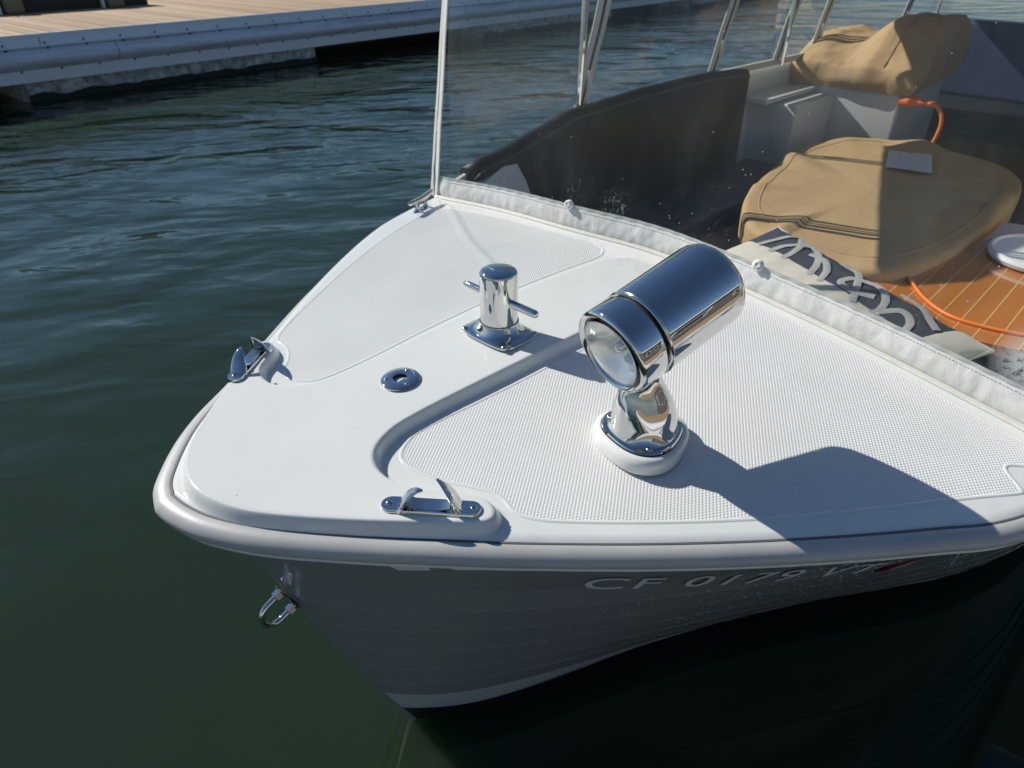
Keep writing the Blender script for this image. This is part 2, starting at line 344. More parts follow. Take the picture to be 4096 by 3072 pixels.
def build_deck():
    NR, NCOL = 300, 330
    def resample(line, smax, n):
        L = line[line[:, 0] <= smax+.3]; seg = np.r_[0, np.cumsum(np.hypot(*np.diff(L, axis=0).T))]
        end = np.interp(smax, L[3:, 0], seg[3:]); q = (np.linspace(0, 1, n)**1.25)*end
        return np.stack([np.interp(q, seg, L[:, 0]), np.interp(q, seg, L[:, 1])], 1)
    A = resample(OUT_S, 1.27, NR+1); B = resample(OUT_P, 1.16, NR+1)
    j = np.linspace(0, 1, NCOL+1)[None, :]
    # finer near the edges
    X = A[:, :1]*(1-j)+B[:, :1]*j; Y = A[:, 1:]*(1-j)+B[:, 1:]*j
    bul = (np.linspace(0, 1, NR+1)**3)[:, None]*.075; X = X+bul*(1-(2*j-1)**2)
    Z = zdeck(X, Y)
    d = np.minimum(ldist(X.ravel(), Y.ravel(), OUT_S[:90]), ldist(X.ravel(), Y.ravel(), OUT_P[:120])).reshape(X.shape)
    Z = Z-.006*np.clip(1-d/.018, 0, 1)**2
    v = np.stack([X, Y, Z], 2).reshape(-1, 3); n = NCOL+1
    i0 = (np.arange(NR)[:, None]*n+np.arange(NCOL)[None, :]).ravel()
    F = np.stack([i0, i0+1, i0+n+1, i0+n], 1)
    m = bpy.data.meshes.new('deck'); m.vertices.add(len(v)); m.vertices.foreach_set('co', v.ravel())
    m.loops.add(F.size); m.loops.foreach_set('vertex_index', F.ravel()); m.polygons.add(len(F))
    m.polygons.foreach_set('loop_start', np.arange(0, F.size, 4)); m.polygons.foreach_set('loop_total', np.full(len(F), 4))
    m.update(calc_edges=True); m.shade_smooth(); m.materials.append(M['gel'])
    o = link('deck', m, boat, 'glossy white foredeck with raised centre spine')
    if m.polygons[len(m.polygons)//2].normal.z < 0: m.flip_normals()
    # after end: bulkhead down to the cabin
    row = v[-n:]; vv = [tuple(p) for p in row]+[(p[0]+.04, -.05+(p[1]+.05)*.62, .48) for p in row]
    ff = [(k, k+1, n+k+1, n+k) for k in range(n-1)]
    me('bulkhead', vv, ff, M['liner'], boat)
build_deck()

def build_diamonds(poly, name, label, H=.00075):
    a1, a2 = rad(33), rad(-33); p = .0053
    u = np.array([math.cos(a1), math.sin(a1)])*p/math.sin(rad(66)); w_ = np.array([math.cos(a2), math.sin(a2)])*p/math.sin(rad(66))
    R = np.arange(-420, 420); I, J = np.meshgrid(R, R)
    cx = poly.mean(0); C = cx+I.ravel()[:, None]*u+J.ravel()[:, None]*w_
    lo, hi = poly.min(0), poly.max(0)
    C = C[(C[:, 0] > lo[0]) & (C[:, 0] < hi[0]) & (C[:, 1] > lo[1]) & (C[:, 1] < hi[1])]
    C = C[sdist(C[:, 0], C[:, 1], poly) > .0002]
    k = .485; k2 = .25
    base = [u*k+w_*k, u*k-w_*k, -u*k-w_*k, -u*k+w_*k]; top = [b*k2/k for b in base]
    n = len(C); V = np.zeros((n, 8, 3))
    for q in range(4):
        for off, arr, dz in ((0, base, -.0001), (4, top, H)):
            pt = C+arr[q]; V[:, q+off, 0] = pt[:, 0]; V[:, q+off, 1] = pt[:, 1]; V[:, q+off, 2] = dz
    V[:, :, 2] += zdeck(C[:, 0], C[:, 1])[:, None]
    e = .004
    gx = (zbase(C[:, 0]+e, C[:, 1])-zbase(C[:, 0]-e, C[:, 1]))/(2*e); gy = (zbase(C[:, 0], C[:, 1]+e)-zbase(C[:, 0], C[:, 1]-e))/(2*e)
    V[:, :, 2] += gx[:, None]*(V[:, :, 0]-C[:, :1])+gy[:, None]*(V[:, :, 1]-C[:, 1:])
    sv = sdist(V[:, :, 0].ravel(), V[:, :, 1].ravel(), poly).reshape(V.shape[:2]); V[:, :, 2] -= np.where(sv < .0003, .0016, 0)
    q = np.array([[4, 5, 6, 7], [0, 1, 5, 4], [1, 2, 6, 5], [2, 3, 7, 6], [3, 0, 4, 7]])
    F = (np.arange(n)[:, None, None]*8+q[None]).reshape(-1, 4)
    m = bpy.data.meshes.new(name); m.vertices.add(n*8); m.vertices.foreach_set('co', V.ravel())
    m.loops.add(F.size); m.loops.foreach_set('vertex_index', F.ravel()); m.polygons.add(len(F))
    m.polygons.foreach_set('loop_start', np.arange(0, F.size, 4)); m.polygons.foreach_set('loop_total', np.full(len(F), 4))
    m.update(calc_edges=True)
    if m.polygons[0].normal.z < 0: m.flip_normals()
    m.materials.append(M['skid'])
    return link(name, m, boat, label, 'stuff')
build_diamonds(SKID_P, 'nonskid_panel', 'white diamond textured nonskid panel on the near side of the foredeck')
build_diamonds(SKID_S, 'nonskid_panel', 'white diamond textured nonskid panel on the far side of the foredeck', .0009)
for pl in (SKID_P, SKID_S):
    pl = chaikin(pl, 2); n = len(pl); t = np.roll(pl, -1, 0)-np.roll(pl, 1, 0); t /= np.hypot(t[:, 0], t[:, 1])[:, None]; nr = np.stack([-t[:, 1], t[:, 0]], 1); V = []
    for o, h in ((-.0045, -.0004), (-.0025, .0012), (0, .0015), (.0025, .0012), (.0045, -.0004)):
        q = pl+nr*o; z = zdeck(q[:, 0], q[:, 1]); V += [(a, b, c+h) for (a, b), c in zip(q, z)]
    me('panel_border', V, [(k*n+i, k*n+(i+1) % n, (k+1)*n+(i+1) % n, (k+1)*n+i) for k in range(4) for i in range(n)], M['gel'], boat, smooth=180)

# ---- hull
wl = it([(0, 0), (.13, .10), (.23, .145), (.345, .187), (.55, .256), (.72, .33), (1.09, .5), (1.6, .72), (2.1, .85), (3.5, .93), (5.8, .8)])
shP = it([(0, 0), (.02, .07), (.06, .145), (.11, .205), (.2, .31), (.3, .42), (.45, .57), (.6, .70), (.75, .82), (.9, .93), (1.2, 1.03), (1.6, 1.10), (2.2, 1.13), (5, 1.03), (6.2, .83)])
shS = it([(0, 0), (.02, .05), (.07, .1), (.13, .15), (.22, .22), (.35, .345), (.56, .51), (.83, .68), (1.07, .765), (1.5, .88), (2, .96), (3, 1.03), (5, .98), (6.2, .83)])
s0 = it([(-.3, .8), (-.12, .52), (0, .41), (.04, .395), (.158, .347), (.344, .282), (.547, .214), (.7, .162), (.775, .143), (.88, .101), (.97, .075), (.985, .070)])
ex = it([(0, .87), (.6, .90), (.8, .90), (1.0, .80), (1.2, .60), (1.4, .40), (1.8, .22), (7, .2)])
def smooth_it(fn, w_=.05):
    return lambda q: float(np.mean([fn(max(0, q+k*min(w_, q))) for k in (-1, -.5, 0, .5, 1)]))
wls, shPs, shSs, exs = (smooth_it(f) for f in (wl, shP, shS, ex))
def hp(side, q, z):
    z_ = max(0, z); g_ = min(1, z_/.97)**exs(q)
    b = (1-g_)*wls(q)+g_*(shPs(q) if side < 0 else shSs(q))
    if z < 0: b *= max(0, 1+z/.32)**.6
    return Vector((float(s0(z))+q, side*b-.006, z))
QS = np.r_[0, np.linspace(.006, 1, 70)**1.6*6.1]
def strip(side, z0, z1, out0=.0, out1=.0, nz=5):
    V = []; F = []; n = len(QS)
    for i in range(nz+1):
        z = z0+(z1-z0)*i/nz; o = out0+(out1-out0)*i/nz
        for q in QS:
            p = hp(side, q, z); k = min(1, q/.05); V.append((p.x, p.y+side*o*k, p.z-o*.3))
    for i in range(nz):
        for k in range(n-1): F.append((i*n+k, i*n+k+1, (i+1)*n+k+1, (i+1)*n+k))
    return V, F
LINES = [.995, .79, .70, .60, .49, .38, .29, .205]
for side in (-1, 1):
    for i in range(len(LINES)-1):
        a = strip(side, LINES[i+1], LINES[i], .0040, .0)
        V, F = a; n = len(QS)
        V = [tuple(map(float, v)) for v in V]; base = len(V)
        for k in range(n):          # the under-lip that makes each lap read
            p = hp(side, QS[k], LINES[i+1]); V.append((p.x, p.y-side*.001, p.z+.0005))
        F = list(F)+[(k, k+1, base+k+1, base+k) for k in range(n-1)]
        if i < len(LINES)-2:
            bd = tube([tuple(hp(side, q, LINES[i+1])+Vector((0, side*.004*min(1, q/.05), 0))) for q in QS[1:]], 0.0009, 5)
            V, F = merge((V, F), bd)
        me('strake', V, F, M['hull'], boat, smooth=30)
    me('boot_stripe', *strip(side, .095, .204, .003, .003), M['stripe'], boat)
    me('bottom', *strip(side, -.28, .095, .001, .001, 8), M['under'], boat)
# stem bead joining both sides
zz = np.linspace(-.25, .96, 40)
V, F = [], []
me('stem', *tube([(float(s0(z))+.003, -.006, z) for z in zz], .006, 8), M['hull'], boat)
# ---- rub rail swept round the sheer
def rail_path(off, z, smax=6.1):
    a = OUT_S[OUT_S[:, 0] < smax][::-1]; b = OUT_P[(OUT_P[:, 0] < smax)][1:]
    L = np.r_[a, b]; t = np.gradient(L, axis=0); t /= np.hypot(t[:, 0], t[:, 1])[:, None]
    nrm = np.stack([-t[:, 1], t[:, 0]], 1)
    if nrm[len(a)-1][0] > 0: nrm = -nrm
    return [(x, y, z) for x, y in L+nrm*off]
def sweep(path, prof, up=1):
    """prof [(out, z)] around path, outward = away from boat centre"""
    P = np.array(path); t = np.gradient(P, axis=0); t /= np.linalg.norm(t[:, :2], axis=1)[:, None]
    nr = np.stack([-t[:, 1], t[:, 0]], 1); mid = np.argmin(P[:, 0])
    if nr[mid][0] > 0: nr = -nr
    V = []; F = []; n = len(prof)
    for p, q in zip(P, nr):
        kk = 1+.17*float(np.clip(1-p[0]/.35, 0, 1))
        for (o, z) in prof: V.append((p[0]+q[0]*o*(kk if o > 0 else 1), p[1]+q[1]*o*(kk if o > 0 else 1), p[2]+(z*kk if z < 0 else z)))
    for i in range(len(P)-1):
        for k in range(n): a = i*n+k; b = i*n+(k+1) % n; F.append((a, b, b+n, a+n))
    return V, F
base = rail_path(0, 1.019)
prof = [(-.006, .0125), (.002, .0140), (.011, .0130), (.0185, .0085), (.0235, .002), (.0245, -.004), (.0230, -.011), (.019, -.0155), (.011, -.0175), (-.006, -.0175)]
me('rub_rail', *sweep(base, prof), M['rail'], boat, smooth=60, label='off-white vinyl rub rail round the bow')
prof = [(-.008, -.018), (.012, -.018), (.0155, -.0200), (.0160, -.0235), (.013, -.0265), (.004, -.028), (-.008, -.028)]
me('rail_lip', *sweep(base, prof), M['gel'], boat, smooth=60)
me('rail_gasket', *sweep(base, [(-.006, .0115), (-.0002, .0146), (-.004, .0148)]), plain('sealant_line', (.10, .10, .10), .6), boat, smooth=0)

# ---- registration lettering conformed to the near bow
def lettering(txt, q0, q1, zb, zt, mat, name):
    cu = bpy.data.curves.new('t', 'FONT'); cu.body = txt; cu.size = 1; cu.resolution_u = 4; cu.space_character = 1.12; cu.offset = .003
    ob = bpy.data.objects.new('t', cu); COL.objects.link(ob); bpy.context.view_layer.update()
    m = bpy.data.meshes.new_from_object(ob.evaluated_get(bpy.context.evaluated_depsgraph_get()))
    COL.objects.unlink(ob); bpy.data.objects.remove(ob)
    bm = bmesh.new(); bm.from_mesh(m)
    bmesh.ops.subdivide_edges(bm, edges=[e for e in bm.edges if e.calc_length() > .12], cuts=3)
    bmesh.ops.triangulate(bm, faces=bm.faces); bmesh.ops.remove_doubles(bm, verts=bm.verts, dist=1e-5)
    xs = [v.co.x for v in bm.verts]; ys = [v.co.y for v in bm.verts]; x0, x1, y0, y1 = min(xs), max(xs), min(ys), max(ys)
    for v in bm.verts:
        a = (v.co.x-x0)/(x1-x0); b = (v.co.y-y0)/(y1-y0); z = zb(a)+(zt(a)-zb(a))*b
        q = q0+(q1-q0)*a+.012*b
        p = hp(-1, q, z); p2 = hp(-1, q, z+.01); p3 = hp(-1, q+.01, z); nn = (p2-p).cross(p3-p).normalized()
        if nn.y > 0: nn = -nn
        v.co = p+nn*.0050
    par = empty(name); par.parent = boat; par['label'] = 'pale grey registration lettering CF 0179 VT on the near bow'
    todo = set(bm.verts)
    while todo:
        st_ = [todo.pop()]; isl = set(st_)
        while st_:
            for e in st_.pop().link_edges:
                for v in e.verts:
                    if v not in isl: isl.add(v); st_.append(v)
        todo -= isl; idx = {v: k for k, v in enumerate(isl)}
        me('letter', [v.co for v in idx], [tuple(idx[v] for v in f.verts) for f in bm.faces if f.verts[0] in isl], mat, par, smooth=0)
    bm.free()
lettering('CF 0179 VT', .375, .865, lambda a: .790-.108*a, lambda a: .850-.108*a, M['decal'], 'registration_lettering')
def patch(name, pts, mat, off=.0065, label=None):
    V = []
    for q, z in pts:
        p = hp(-1, q, z); p2 = hp(-1, q, z+.01); p3 = hp(-1, q+.01, z); nn = (p2-p).cross(p3-p).normalized()
        if nn.y > 0: nn = -nn
        V.append(p+nn*off)
    return me(name, V, [tuple(range(len(V)))], mat, boat, smooth=0, label=label)
patch('bow_decal', [(.150, .905), (.195, .905), (.20, .888), (.162, .885)], M['decal'])
patch('bow_decal', [(.215, .905), (.262, .907), (.262, .894), (.228, .892)], M['decal'])
st = patch('registration_sticker', [(.905, .700), (1.005, .685), (.995, .625), (.905, .64)], M['red'], label='red registration sticker on the hull side')
for k in range(3):
    z = .683-.014*k; q = .922+.006*k
    pp = patch('sticker_print', [(q, z), (q+.055, z), (q+.055, z-.007), (q, z-.007)], M['decal'], .0085); pp.parent = st

# ---- bow eye
def bow_eye():
    c = Vector((.163, -.006, .680)); ax = (Vector((-.93, 0, -.37))).normalized(); up = Vector((-.30, 0, .95)).normalized()
    path = []
    L = .052; R = .029
    for k in range(5): path.append(c+up*R+ax*(L*.64*k/4))
    for k in range(1, 12):
        a = math.pi*k/12; path.append(c+ax*(L*.64+R*1.05*math.sin(a))+up*R*math.cos(a))
    for k in range(5): path.append(c-up*R+ax*(L*.64*(1-k/4)))
    eye = me('bow_eye', *tube(path, .0066, 14), M['chrome'], boat, smooth=180, label='chrome U-shaped bow eye bolted to the stem')
    rot = ax.to_track_quat('Z', 'Y').to_matrix().to_4x4()
    for sgn in (1, -1):
        me('nut', *lathe([(.0115, 0), (.0115, .012), (.010, .0135)], 6, Matrix.Translation(c+up*R*sgn+ax*.004) @ rot), M['chrome'], eye, smooth=20)
    me('backing_plate', *lathe([(.001, 0), (.019, 0), (.020, .0025), (.017, .004), (.001, .0045)], 32, Matrix.Translation(c-ax*.002) @ Matrix(((ax.z, 0, ax.x, 0), (0, 1, 0, 0), (-ax.x, 0, ax.z, 0), (0, 0, 0, 1))) @ Matrix.Scale(2.6, 4, (1, 0, 0)) @ Matrix.Scale(.55, 4, (0, 1, 0))), M['chrome'], eye, smooth=40)
bow_eye()

def screw(p, parent, r=.0045, nrm=(0, 0, 1), mat='chrome2'):
    m = Matrix.Translation(Vector(p)) @ Vector(nrm).to_track_quat('Z', 'Y').to_matrix().to_4x4()
    o = me('screw', *lathe([(r, 0), (r*.95, r*.25), (r*.6, r*.5), (r*.05, r*.58)], 14, m), M[mat], parent, smooth=60)
    return o
def cross(p, parent, r, nrm=(0, 0, 1)):
    m = Matrix.Translation(Vector(p)) @ Vector(nrm).to_track_quat('Z', 'Y').to_matrix().to_4x4() @ Matrix.Rotation(.6, 4, 'Z')
    a = xf(box(-r*.6, r*.6, -r*.12, r*.12, 0, .0006), m); b = xf(box(-r*.12, r*.12, -r*.6, r*.6, 0, .0007), m)
    return me('screw_slot', *merge(a, b), M['black'], parent, smooth=0)

# ---- bollard
def bollard():
    cx, cy = .689, -.064; z0 = float(zdeck(cx, cy)); z1 = 1.232
    V = []; F = []
    # base plate: square with bowed sides and rounded corners, swelling into a collar
    def ring(sx, sy, p, z, n=64):
        out = []
        for k in range(n):
            a = 2*math.pi*k/n; c, s = math.cos(a), math.sin(a)
            r = (abs(c)**p+abs(s)**p)**(-1/p); out.append((cx+c*r*sx, cy+s*r*sy, z))
        return out
    rings = [ring(.053, .070, 4.2, z0), ring(.0535, .0705, 4.2, z0+.0035), ring(.052, .069, 4.2, z0+.0055), ring(.048, .058, 2.6, z0+.0065),
             ring(.047, .053, 2.1, z0+.008), ring(.045, .048, 2, z0+.014), ring(.042, .043, 2, z0+.021), ring(.0405, .0405, 2, z0+.027), ring(.0395, .0395, 2, z0+.029)]
    n = 64
    for r in rings: V += r
    for i in range(len(rings)-1):
        for k in range(n): F.append((i*n+k, i*n+(k+1) % n, (i+1)*n+(k+1) % n, (i+1)*n+k))
    F.append(tuple(range((len(rings)-1)*n, len(rings)*n))); F.append(tuple(range(n-1, -1, -1)))
    b = me('bollard', V, F, M['chrome'], boat, smooth=50, label='chrome mooring bollard with cross pin on the centre spine')
    R = .0378
    pr = [(R, z0+.02), (R, z1-.009), (R*.985, z1-.005), (R*.93, z1-.002), (R*.8, z1+.0005), (R*.45, z1+.003), (.001, z1+.004)]
    me('post', *lathe(pr, 72, Matrix.Translation((cx, cy, 0))), M['chrome'], b, smooth=70)
    pin = [(cx-.002, y, 1.172) for y in (cy-.107, cy-.105, cy-.10, cy+.09, cy+.097, cy+.099)]
    me('cross_pin', *tube(pin, [.004, .0068, .0078, .0078, .0068, .004], 18), M['chrome'], b, smooth=60)
    me('collar_ring', *lathe([(R+.0005, z0+.0285), (R+.003, z0+.0285), (R+.0025, z0+.0305), (R+.0005, z0+.031)], 60, Matrix.Translation((cx, cy, 0)), cap=False), M['chrome2'], b)
    for sx in (-1, 1):
        for sy in (-1, 1):
            p = (cx+sx*.042, cy+sy*.058, z0+.005); s_ = screw(p, b, .0075); 
bollard()
# ---- flag socket
def socket():
    cx, cy = .450, -.044; z0 = float(zdeck(cx, cy)); R = .0365
    nx = float(zdeck(cx+.03, cy)-zdeck(cx-.03, cy))/.06
    T = Matrix.Translation((cx, cy, z0)) @ Matrix.Rotation(-math.atan(nx), 4, 'Y')
    pr = [(R, 0), (R+.0005, .004), (R-.002, .0062), (.0155, .0068), (.0135, .0062), (.0128, .003), (.0125, -.02), (.001, -.02)]
    b = me('flag_socket', *lathe(pr, 64, T), M['chrome'], boat, smooth=40, label='round chrome flagstaff socket flange on the bow')
    for k in range(3):
        a = rad(20+120*k); p = T @ Vector((.026*math.cos(a), .026*math.sin(a), .0062)); screw(p, b, .0045)
    me('socket_bore', *lathe([(.0122, -.019), (.0122, .0055)], 32, T, cap=False), M['black'], b)
socket()
# ---- bow chocks
def chock(p0, p1, z, label, flip):
    a = Vector((*p0, 0)); b = Vector((*p1, 0)); L = (b-a).length; x = (b-a).normalized(); y = Vector((-x.y, x.x, 0))*flip
    mid = (a+b)/2; T = Matrix(((x.x, y.x, 0, mid.x), (x.y, y.y, 0, mid.y), (0, 0, 1, z), (0, 0, 0, 1)))
    def slab(n=20):
        out = []
        for k in range(n*2):
            t = math.pi*(k/(n))-math.pi/2; sx = 1 if k < n else -1
            r = .0165; cxx = (L/2-r)*sx; out.append((cxx+r*math.cos(t), r*math.sin(t)))
        return out
    o2 = slab(); V = []; F = []; n = len(o2)
    for sc, zz_ in ((1.0, 0), (1.02, .004), (1.0, .008), (.93, .0105)):
        for (px, py) in o2: V.append((px*(1 if sc > .95 else .985), py*sc, zz_))
    for i in range(3):
        for k in range(n): F.append((i*n+k, i*n+(k+1) % n, (i+1)*n+(k+1) % n, (i+1)*n+k))
    F.append(tuple(range(3*n, 4*n))); F.append(tuple(range(n-1, -1, -1)))
    ch = me('bow_chock', *xf((V, F), T), M['chrome'], boat, smooth=45, label=label)
    def horn(ctrl):
        ctrl = [(c_[0], .005+(c_[1]-.005)*1.22, c_[2]*1.12, *c_[3:]) for c_ in ctrl]
        C = catmull([c_[:2] for c_ in ctrl], 5); W_ = np.interp(np.linspace(0, 1, len(C)), np.linspace(0, 1, len(ctrl)), [c_[2] for c_ in ctrl]); G = np.gradient(C, axis=0)
        V = []; F = []; NV = 14; n_ = len(C)
        for i, (cx_, cz_) in enumerate(C):
            t = i/(n_-1); gx, gz = G[i]/np.linalg.norm(G[i]); nx, nz = -gz, gx; th = .0042*(1-t)+.0016
            for k in range(NV):
                q = 2*math.pi*k/NV; cc, ss = math.cos(q), math.sin(q)
                V.append((cx_+nx*th*ss, ctrl[0][3]*t+W_[i]*math.copysign(abs(cc)**.7, cc), cz_+nz*th*ss))
        for i in range(n_-1):
            for k in range(NV): F.append((i*NV+k, i*NV+(k+1) % NV, (i+1)*NV+(k+1) % NV, (i+1)*NV+k))
        F.append(tuple(range(NV-1, -1, -1))); F.append(tuple(range((n_-1)*NV, n_*NV)))
        me('horn', *xf((V, F), T), M['chrome'], ch, smooth=60)
    horn([(-.047, .005, .0160, -.006), (-.040, .015, .0155), (-.031, .027, .0115), (-.019, .035, .0065), (-.009, .037, .0015)])
    horn([(.044, .005, .0155, .006), (.038, .014, .0165), (.031, .026, .0135), (.021, .038, .0080), (.010, .048, .0018)])
    V, F = grid(lambda u, v_: (-.030+.060*u, -.011+.022*v_, .0108+.006*abs(2*u-1)**3), 12, 4); me('throat', *xf((V, F), T), M['chrome2'], ch)
    for sx in (-1, 1):
        p = T @ Vector((sx*(L/2-.0125), 0, .0104)); s_ = screw(p, ch, .0055); cross(tuple(p+Vector((0, 0, .0028))), ch, .005)
chock((.229, -.283), (.327, -.400), 1.0535, 'chrome bow chock on the near corner of the foredeck', 1)
chock((.232, .196), (.352, .280), 1.0575, 'chrome bow chock on the far edge of the foredeck', -1)
# ---- horn cleats
def cleat(p0, p1, z, label):
    a = Vector((*p0, 0)); b = Vector((*p1, 0)); x = (b-a).normalized(); y = Vector((-x.y, x.x, 0)); mid = (a+b)/2; L = (b-a).length
    T = Matrix(((x.x, y.x, 0, mid.x), (x.y, y.y, 0, mid.y), (0, 0, 1, z), (0, 0, 0, 1)))
    ts = np.linspace(-1, 1, 17)
    c = me('deck_cleat', *xf(tube([(t*L/2, 0, .036+.006*abs(t)**2) for t in ts], [.0035+.0060*math.sqrt(max(0, 1-abs(t)**4)) for t in ts], 12), T), M['chrome'], boat, smooth=70, label=label)
    for sx in (-1, 1):
        me('foot', *xf(lathe([(.013, 0), (.013, .004), (.008, .009), (.0065, .02), (.0085, .034)], 20), T @ Matrix.Translation((sx*.026, 0, 0))), M['chrome'], c, smooth=60)
    me('cleat_base', *xf(lathe([(.017, 0), (.017, .003), (.014, .0045)], 24), T @ Matrix.Scale(2.6, 4, (1, 0, 0))), M['chrome2'], c, smooth=40)
cleat((1.045, .690), (1.185, .748), float(zdeck(1.12, .72))-.002, 'chrome horn cleat beside the far windshield corner')
cleat((1.068, -.945), (1.205, -.985), float(zdeck(1.1, -.93))+.002, 'chrome horn cleat at the near edge of the foredeck')

# ---- searchlight
def searchlight():
    bx, by = .632, -.466; z0 = float(zdeck(bx, by))-.001
    def egg(r, z, n=72, th=rad(225), e=.075, sx=1.0):
        out = []
        for k in range(n):
            a = 2*math.pi*k/n; rr = r*(1+e*math.cos(3*(a-th))); out.append((bx+rr*math.cos(a), by+rr*math.sin(a), z))
        return out
    def stack(rings):
        n = len(rings[0]); V = [p for r in rings for p in r]; F = []
        for i in range(len(rings)-1):
            for k in range(n): F.append((i*n+k, i*n+(k+1) % n, (i+1)*n+(k+1) % n, (i+1)*n+k))
        F.append(tuple(range(n-1, -1, -1))); F.append(tuple(range((len(rings)-1)*n, len(rings)*n))); return V, F
    pad = [egg(.077, z0), egg(.0785, z0+.004), egg(.079, z0+.018), egg(.0765, z0+.026), egg(.071, z0+.029), egg(.06, z0+.0295)]
    z1 = z0+.029
    # pedestal neck (the part's own mesh): plate foot sweeping into a waisted column
    hd = 1.267
    def ell(rx, ry, z, ox=0, oy=0, n=72, flute=0):
        out = []
        for k in range(n):
            a = 2*math.pi*k/n; f_ = 1-flute*max(0, math.cos(a-rad(225)))**10-flute*max(0, math.cos(a-rad(45)))**10
            out.append((bx+ox+rx*math.cos(a)*f_, by+oy+ry*math.sin(a)*f_, z))
        return out
    neck = [egg(.0620, z1+.005), egg(.0585, z1+.0065, e=.06), egg(.0565, z1+.010, e=.04), ell(.054, .055, z1+.018, flute=.02), ell(.053, .054, z1+.032, flute=.04), ell(.050, .052, z1+.048, -.002, flute=.07),
            ell(.045, .048, z1+.064, -.004, flute=.09), ell(.038, .042, z1+.080, -.006, flute=.10), ell(.0315, .035, z1+.094, -.008, flute=.07), ell(.0275, .029, z1+.106, -.010, flute=.03), ell(.026, .0265, z1+.118, -.012), ell(.030, .027, z1+.132, -.012), ell(.042, .030, z1+.152, -.012)]
    s = me('searchlight', *stack(neck), M['chrome'], boat, smooth=60, label='large chrome searchlight on a pedestal')
    me('mounting_pad', *stack(pad), M['gel'], s, smooth=60, label='white mounting pad')
    plate = [egg(.0645, z1+.0002), egg(.0665, z1+.003), egg(.065, z1+.0058), egg(.0600, z1+.0068)]
    me('base_plate', *stack(plate), M['chrome'], s, smooth=50)
    me('gasket', *stack([egg(.0672, z1-.0008), egg(.0672, z1+.0018)]), M['black'], s, smooth=40)
    for a in (rad(105), rad(-15), rad(225)):
        r = .0565*(1+.06); p = (bx+r*math.cos(a), by+r*math.sin(a), z1+.0062); screw(p, s, .0058)
    # head: axis points aft (+) along the boat
    ax = Vector((math.cos(rad(-9))*math.cos(rad(16)), math.sin(rad(-9))*math.cos(rad(16)), math.sin(rad(16)))); fc = Vector((.558, -.440, 1.250)); R = .0715
    T = Matrix.Translation(fc) @ ax.to_track_quat('Z', 'Y').to_matrix().to_4x4()
    body = [(.062, .0565), (.0705, .0565), (R+.0008, .058), (R+.0012, .062), (R+.001, .18), (R+.001, .202), (R, .213), (R-.003, .221), (R-.009, .228), (R-.022, .233), (.03, .2365), (.001, .237)]
    me('barrel', *xf(lathe(body, 96, cap=False), T), M['chrome'], s, smooth=50, label='polished cylindrical lamp barrel')
    me('groove', *xf(lathe([(.063, .046), (.064, .058)], 64, cap=False), T), M['black'], s)
    bez = [(.061, .004), (.0635, -.0005), (.0665, -.002), (.0695, -.0005), (R+.0005, .003), (R+.001, .006), (R+.001, .046), (R-.001, .0495), (.063, .0500)]
    me('bezel', *xf(lathe(bez, 96, cap=False), T), M['chrome'], s, smooth=50)
    me('barrel_seam', *xf(lathe([(R+.0013, .0585), (R+.0022, .060), (R+.0013, .0615)], 96, cap=False), T), M['chrome2'], s)
    lens = [(.0005, -.006), (.02, -.0055), (.04, -.0035), (.052, -.0008), (.060, .003), (.0615, .005), (.0600, .0065), (.05, .0030), (.02, -.0010), (.0005, -.0015)]
    me('lens', *xf(lathe(lens, 72), T), M['glass'], s, smooth=70, label='clear glass lamp lens')
    me('bulb', *xf(lathe([(.001, .014), (.006, .0155), (.0085, .021), (.0085, .034), (.006, .044)], 24), T), M['chrome2'], s, smooth=60)
    refl = [(.0605, .0065), (.055, .016), (.046, .028), (.032, .038), (.017, .044), (.0005, .0455)]
    me('reflector', *xf(lathe(refl, 64, cap=False), T), M['reflector'], s, smooth=180)
searchlight()

# ---- windshield: canvas skirt, clear pane, zip posts
FZ = zdeck(FOOT[:, 0], FOOT[:, 1])
seg = np.r_[0, np.cumsum(np.hypot(*np.diff(FOOT, axis=0).T))]; WL = seg[-1]
def foot(u): q = u*WL; return Vector((float(np.interp(q, seg, FOOT[:, 0])), float(np.interp(q, seg, FOOT[:, 1])), float(np.interp(q, seg, FZ))))
SKH = .062
def shield(u, h, wr=0):
    p = foot(u); p = p+Vector((.13*h, (-.015 if p.y > 0 else .015)*h*abs(p.y), h))
    return p
def skirt(u, v_):
    h = -.002+v_*SKH; p = shield(u, h)
    w_ = (noise.noise(Vector((u*38, v_*1.2+u*9, 0)))*.0020+noise.noise(Vector((u*95, v_*2.5, 5)))*.0016)*math.sin(math.pi*min(1, v_*1.05))
    return (p.x-.004*math.sin(math.pi*v_)-w_, p.y, p.z)
ws = me('windshield', *grid(lambda u, v_: tuple(shield(u, SKH-.004+v_*.86)), 120, 24), M['vinyl'], boat, smooth=180, label='clear vinyl windshield curtain, dusty and scratched')
me('canvas_skirt', *grid(skirt, 420, 14), M['canvas'], ws, smooth=180, label='white canvas skirt along the foot of the windshield')
me('piping', *tube([tuple(foot(u)+Vector((-.006, 0, .0035))) for u in np.linspace(0, 1, 160)], .0042, 8), M['cream'], ws, smooth=180)
me('foot_bead', *tube([tuple(foot(u)+Vector((-.012, 0, .0022))) for u in np.linspace(0, 1, 160)], .0030, 8), M['canvas'], ws, smooth=180)
me('seam_strip', *grid(lambda u, v_: tuple(shield(u, SKH-.002+.007*v_)+Vector((-.0012-.0006*math.sin(u*260), 0, 0))), 300, 1), plain('vinyl_weld', (.42, .45, .42), .35), ws, smooth=180)
parts = []
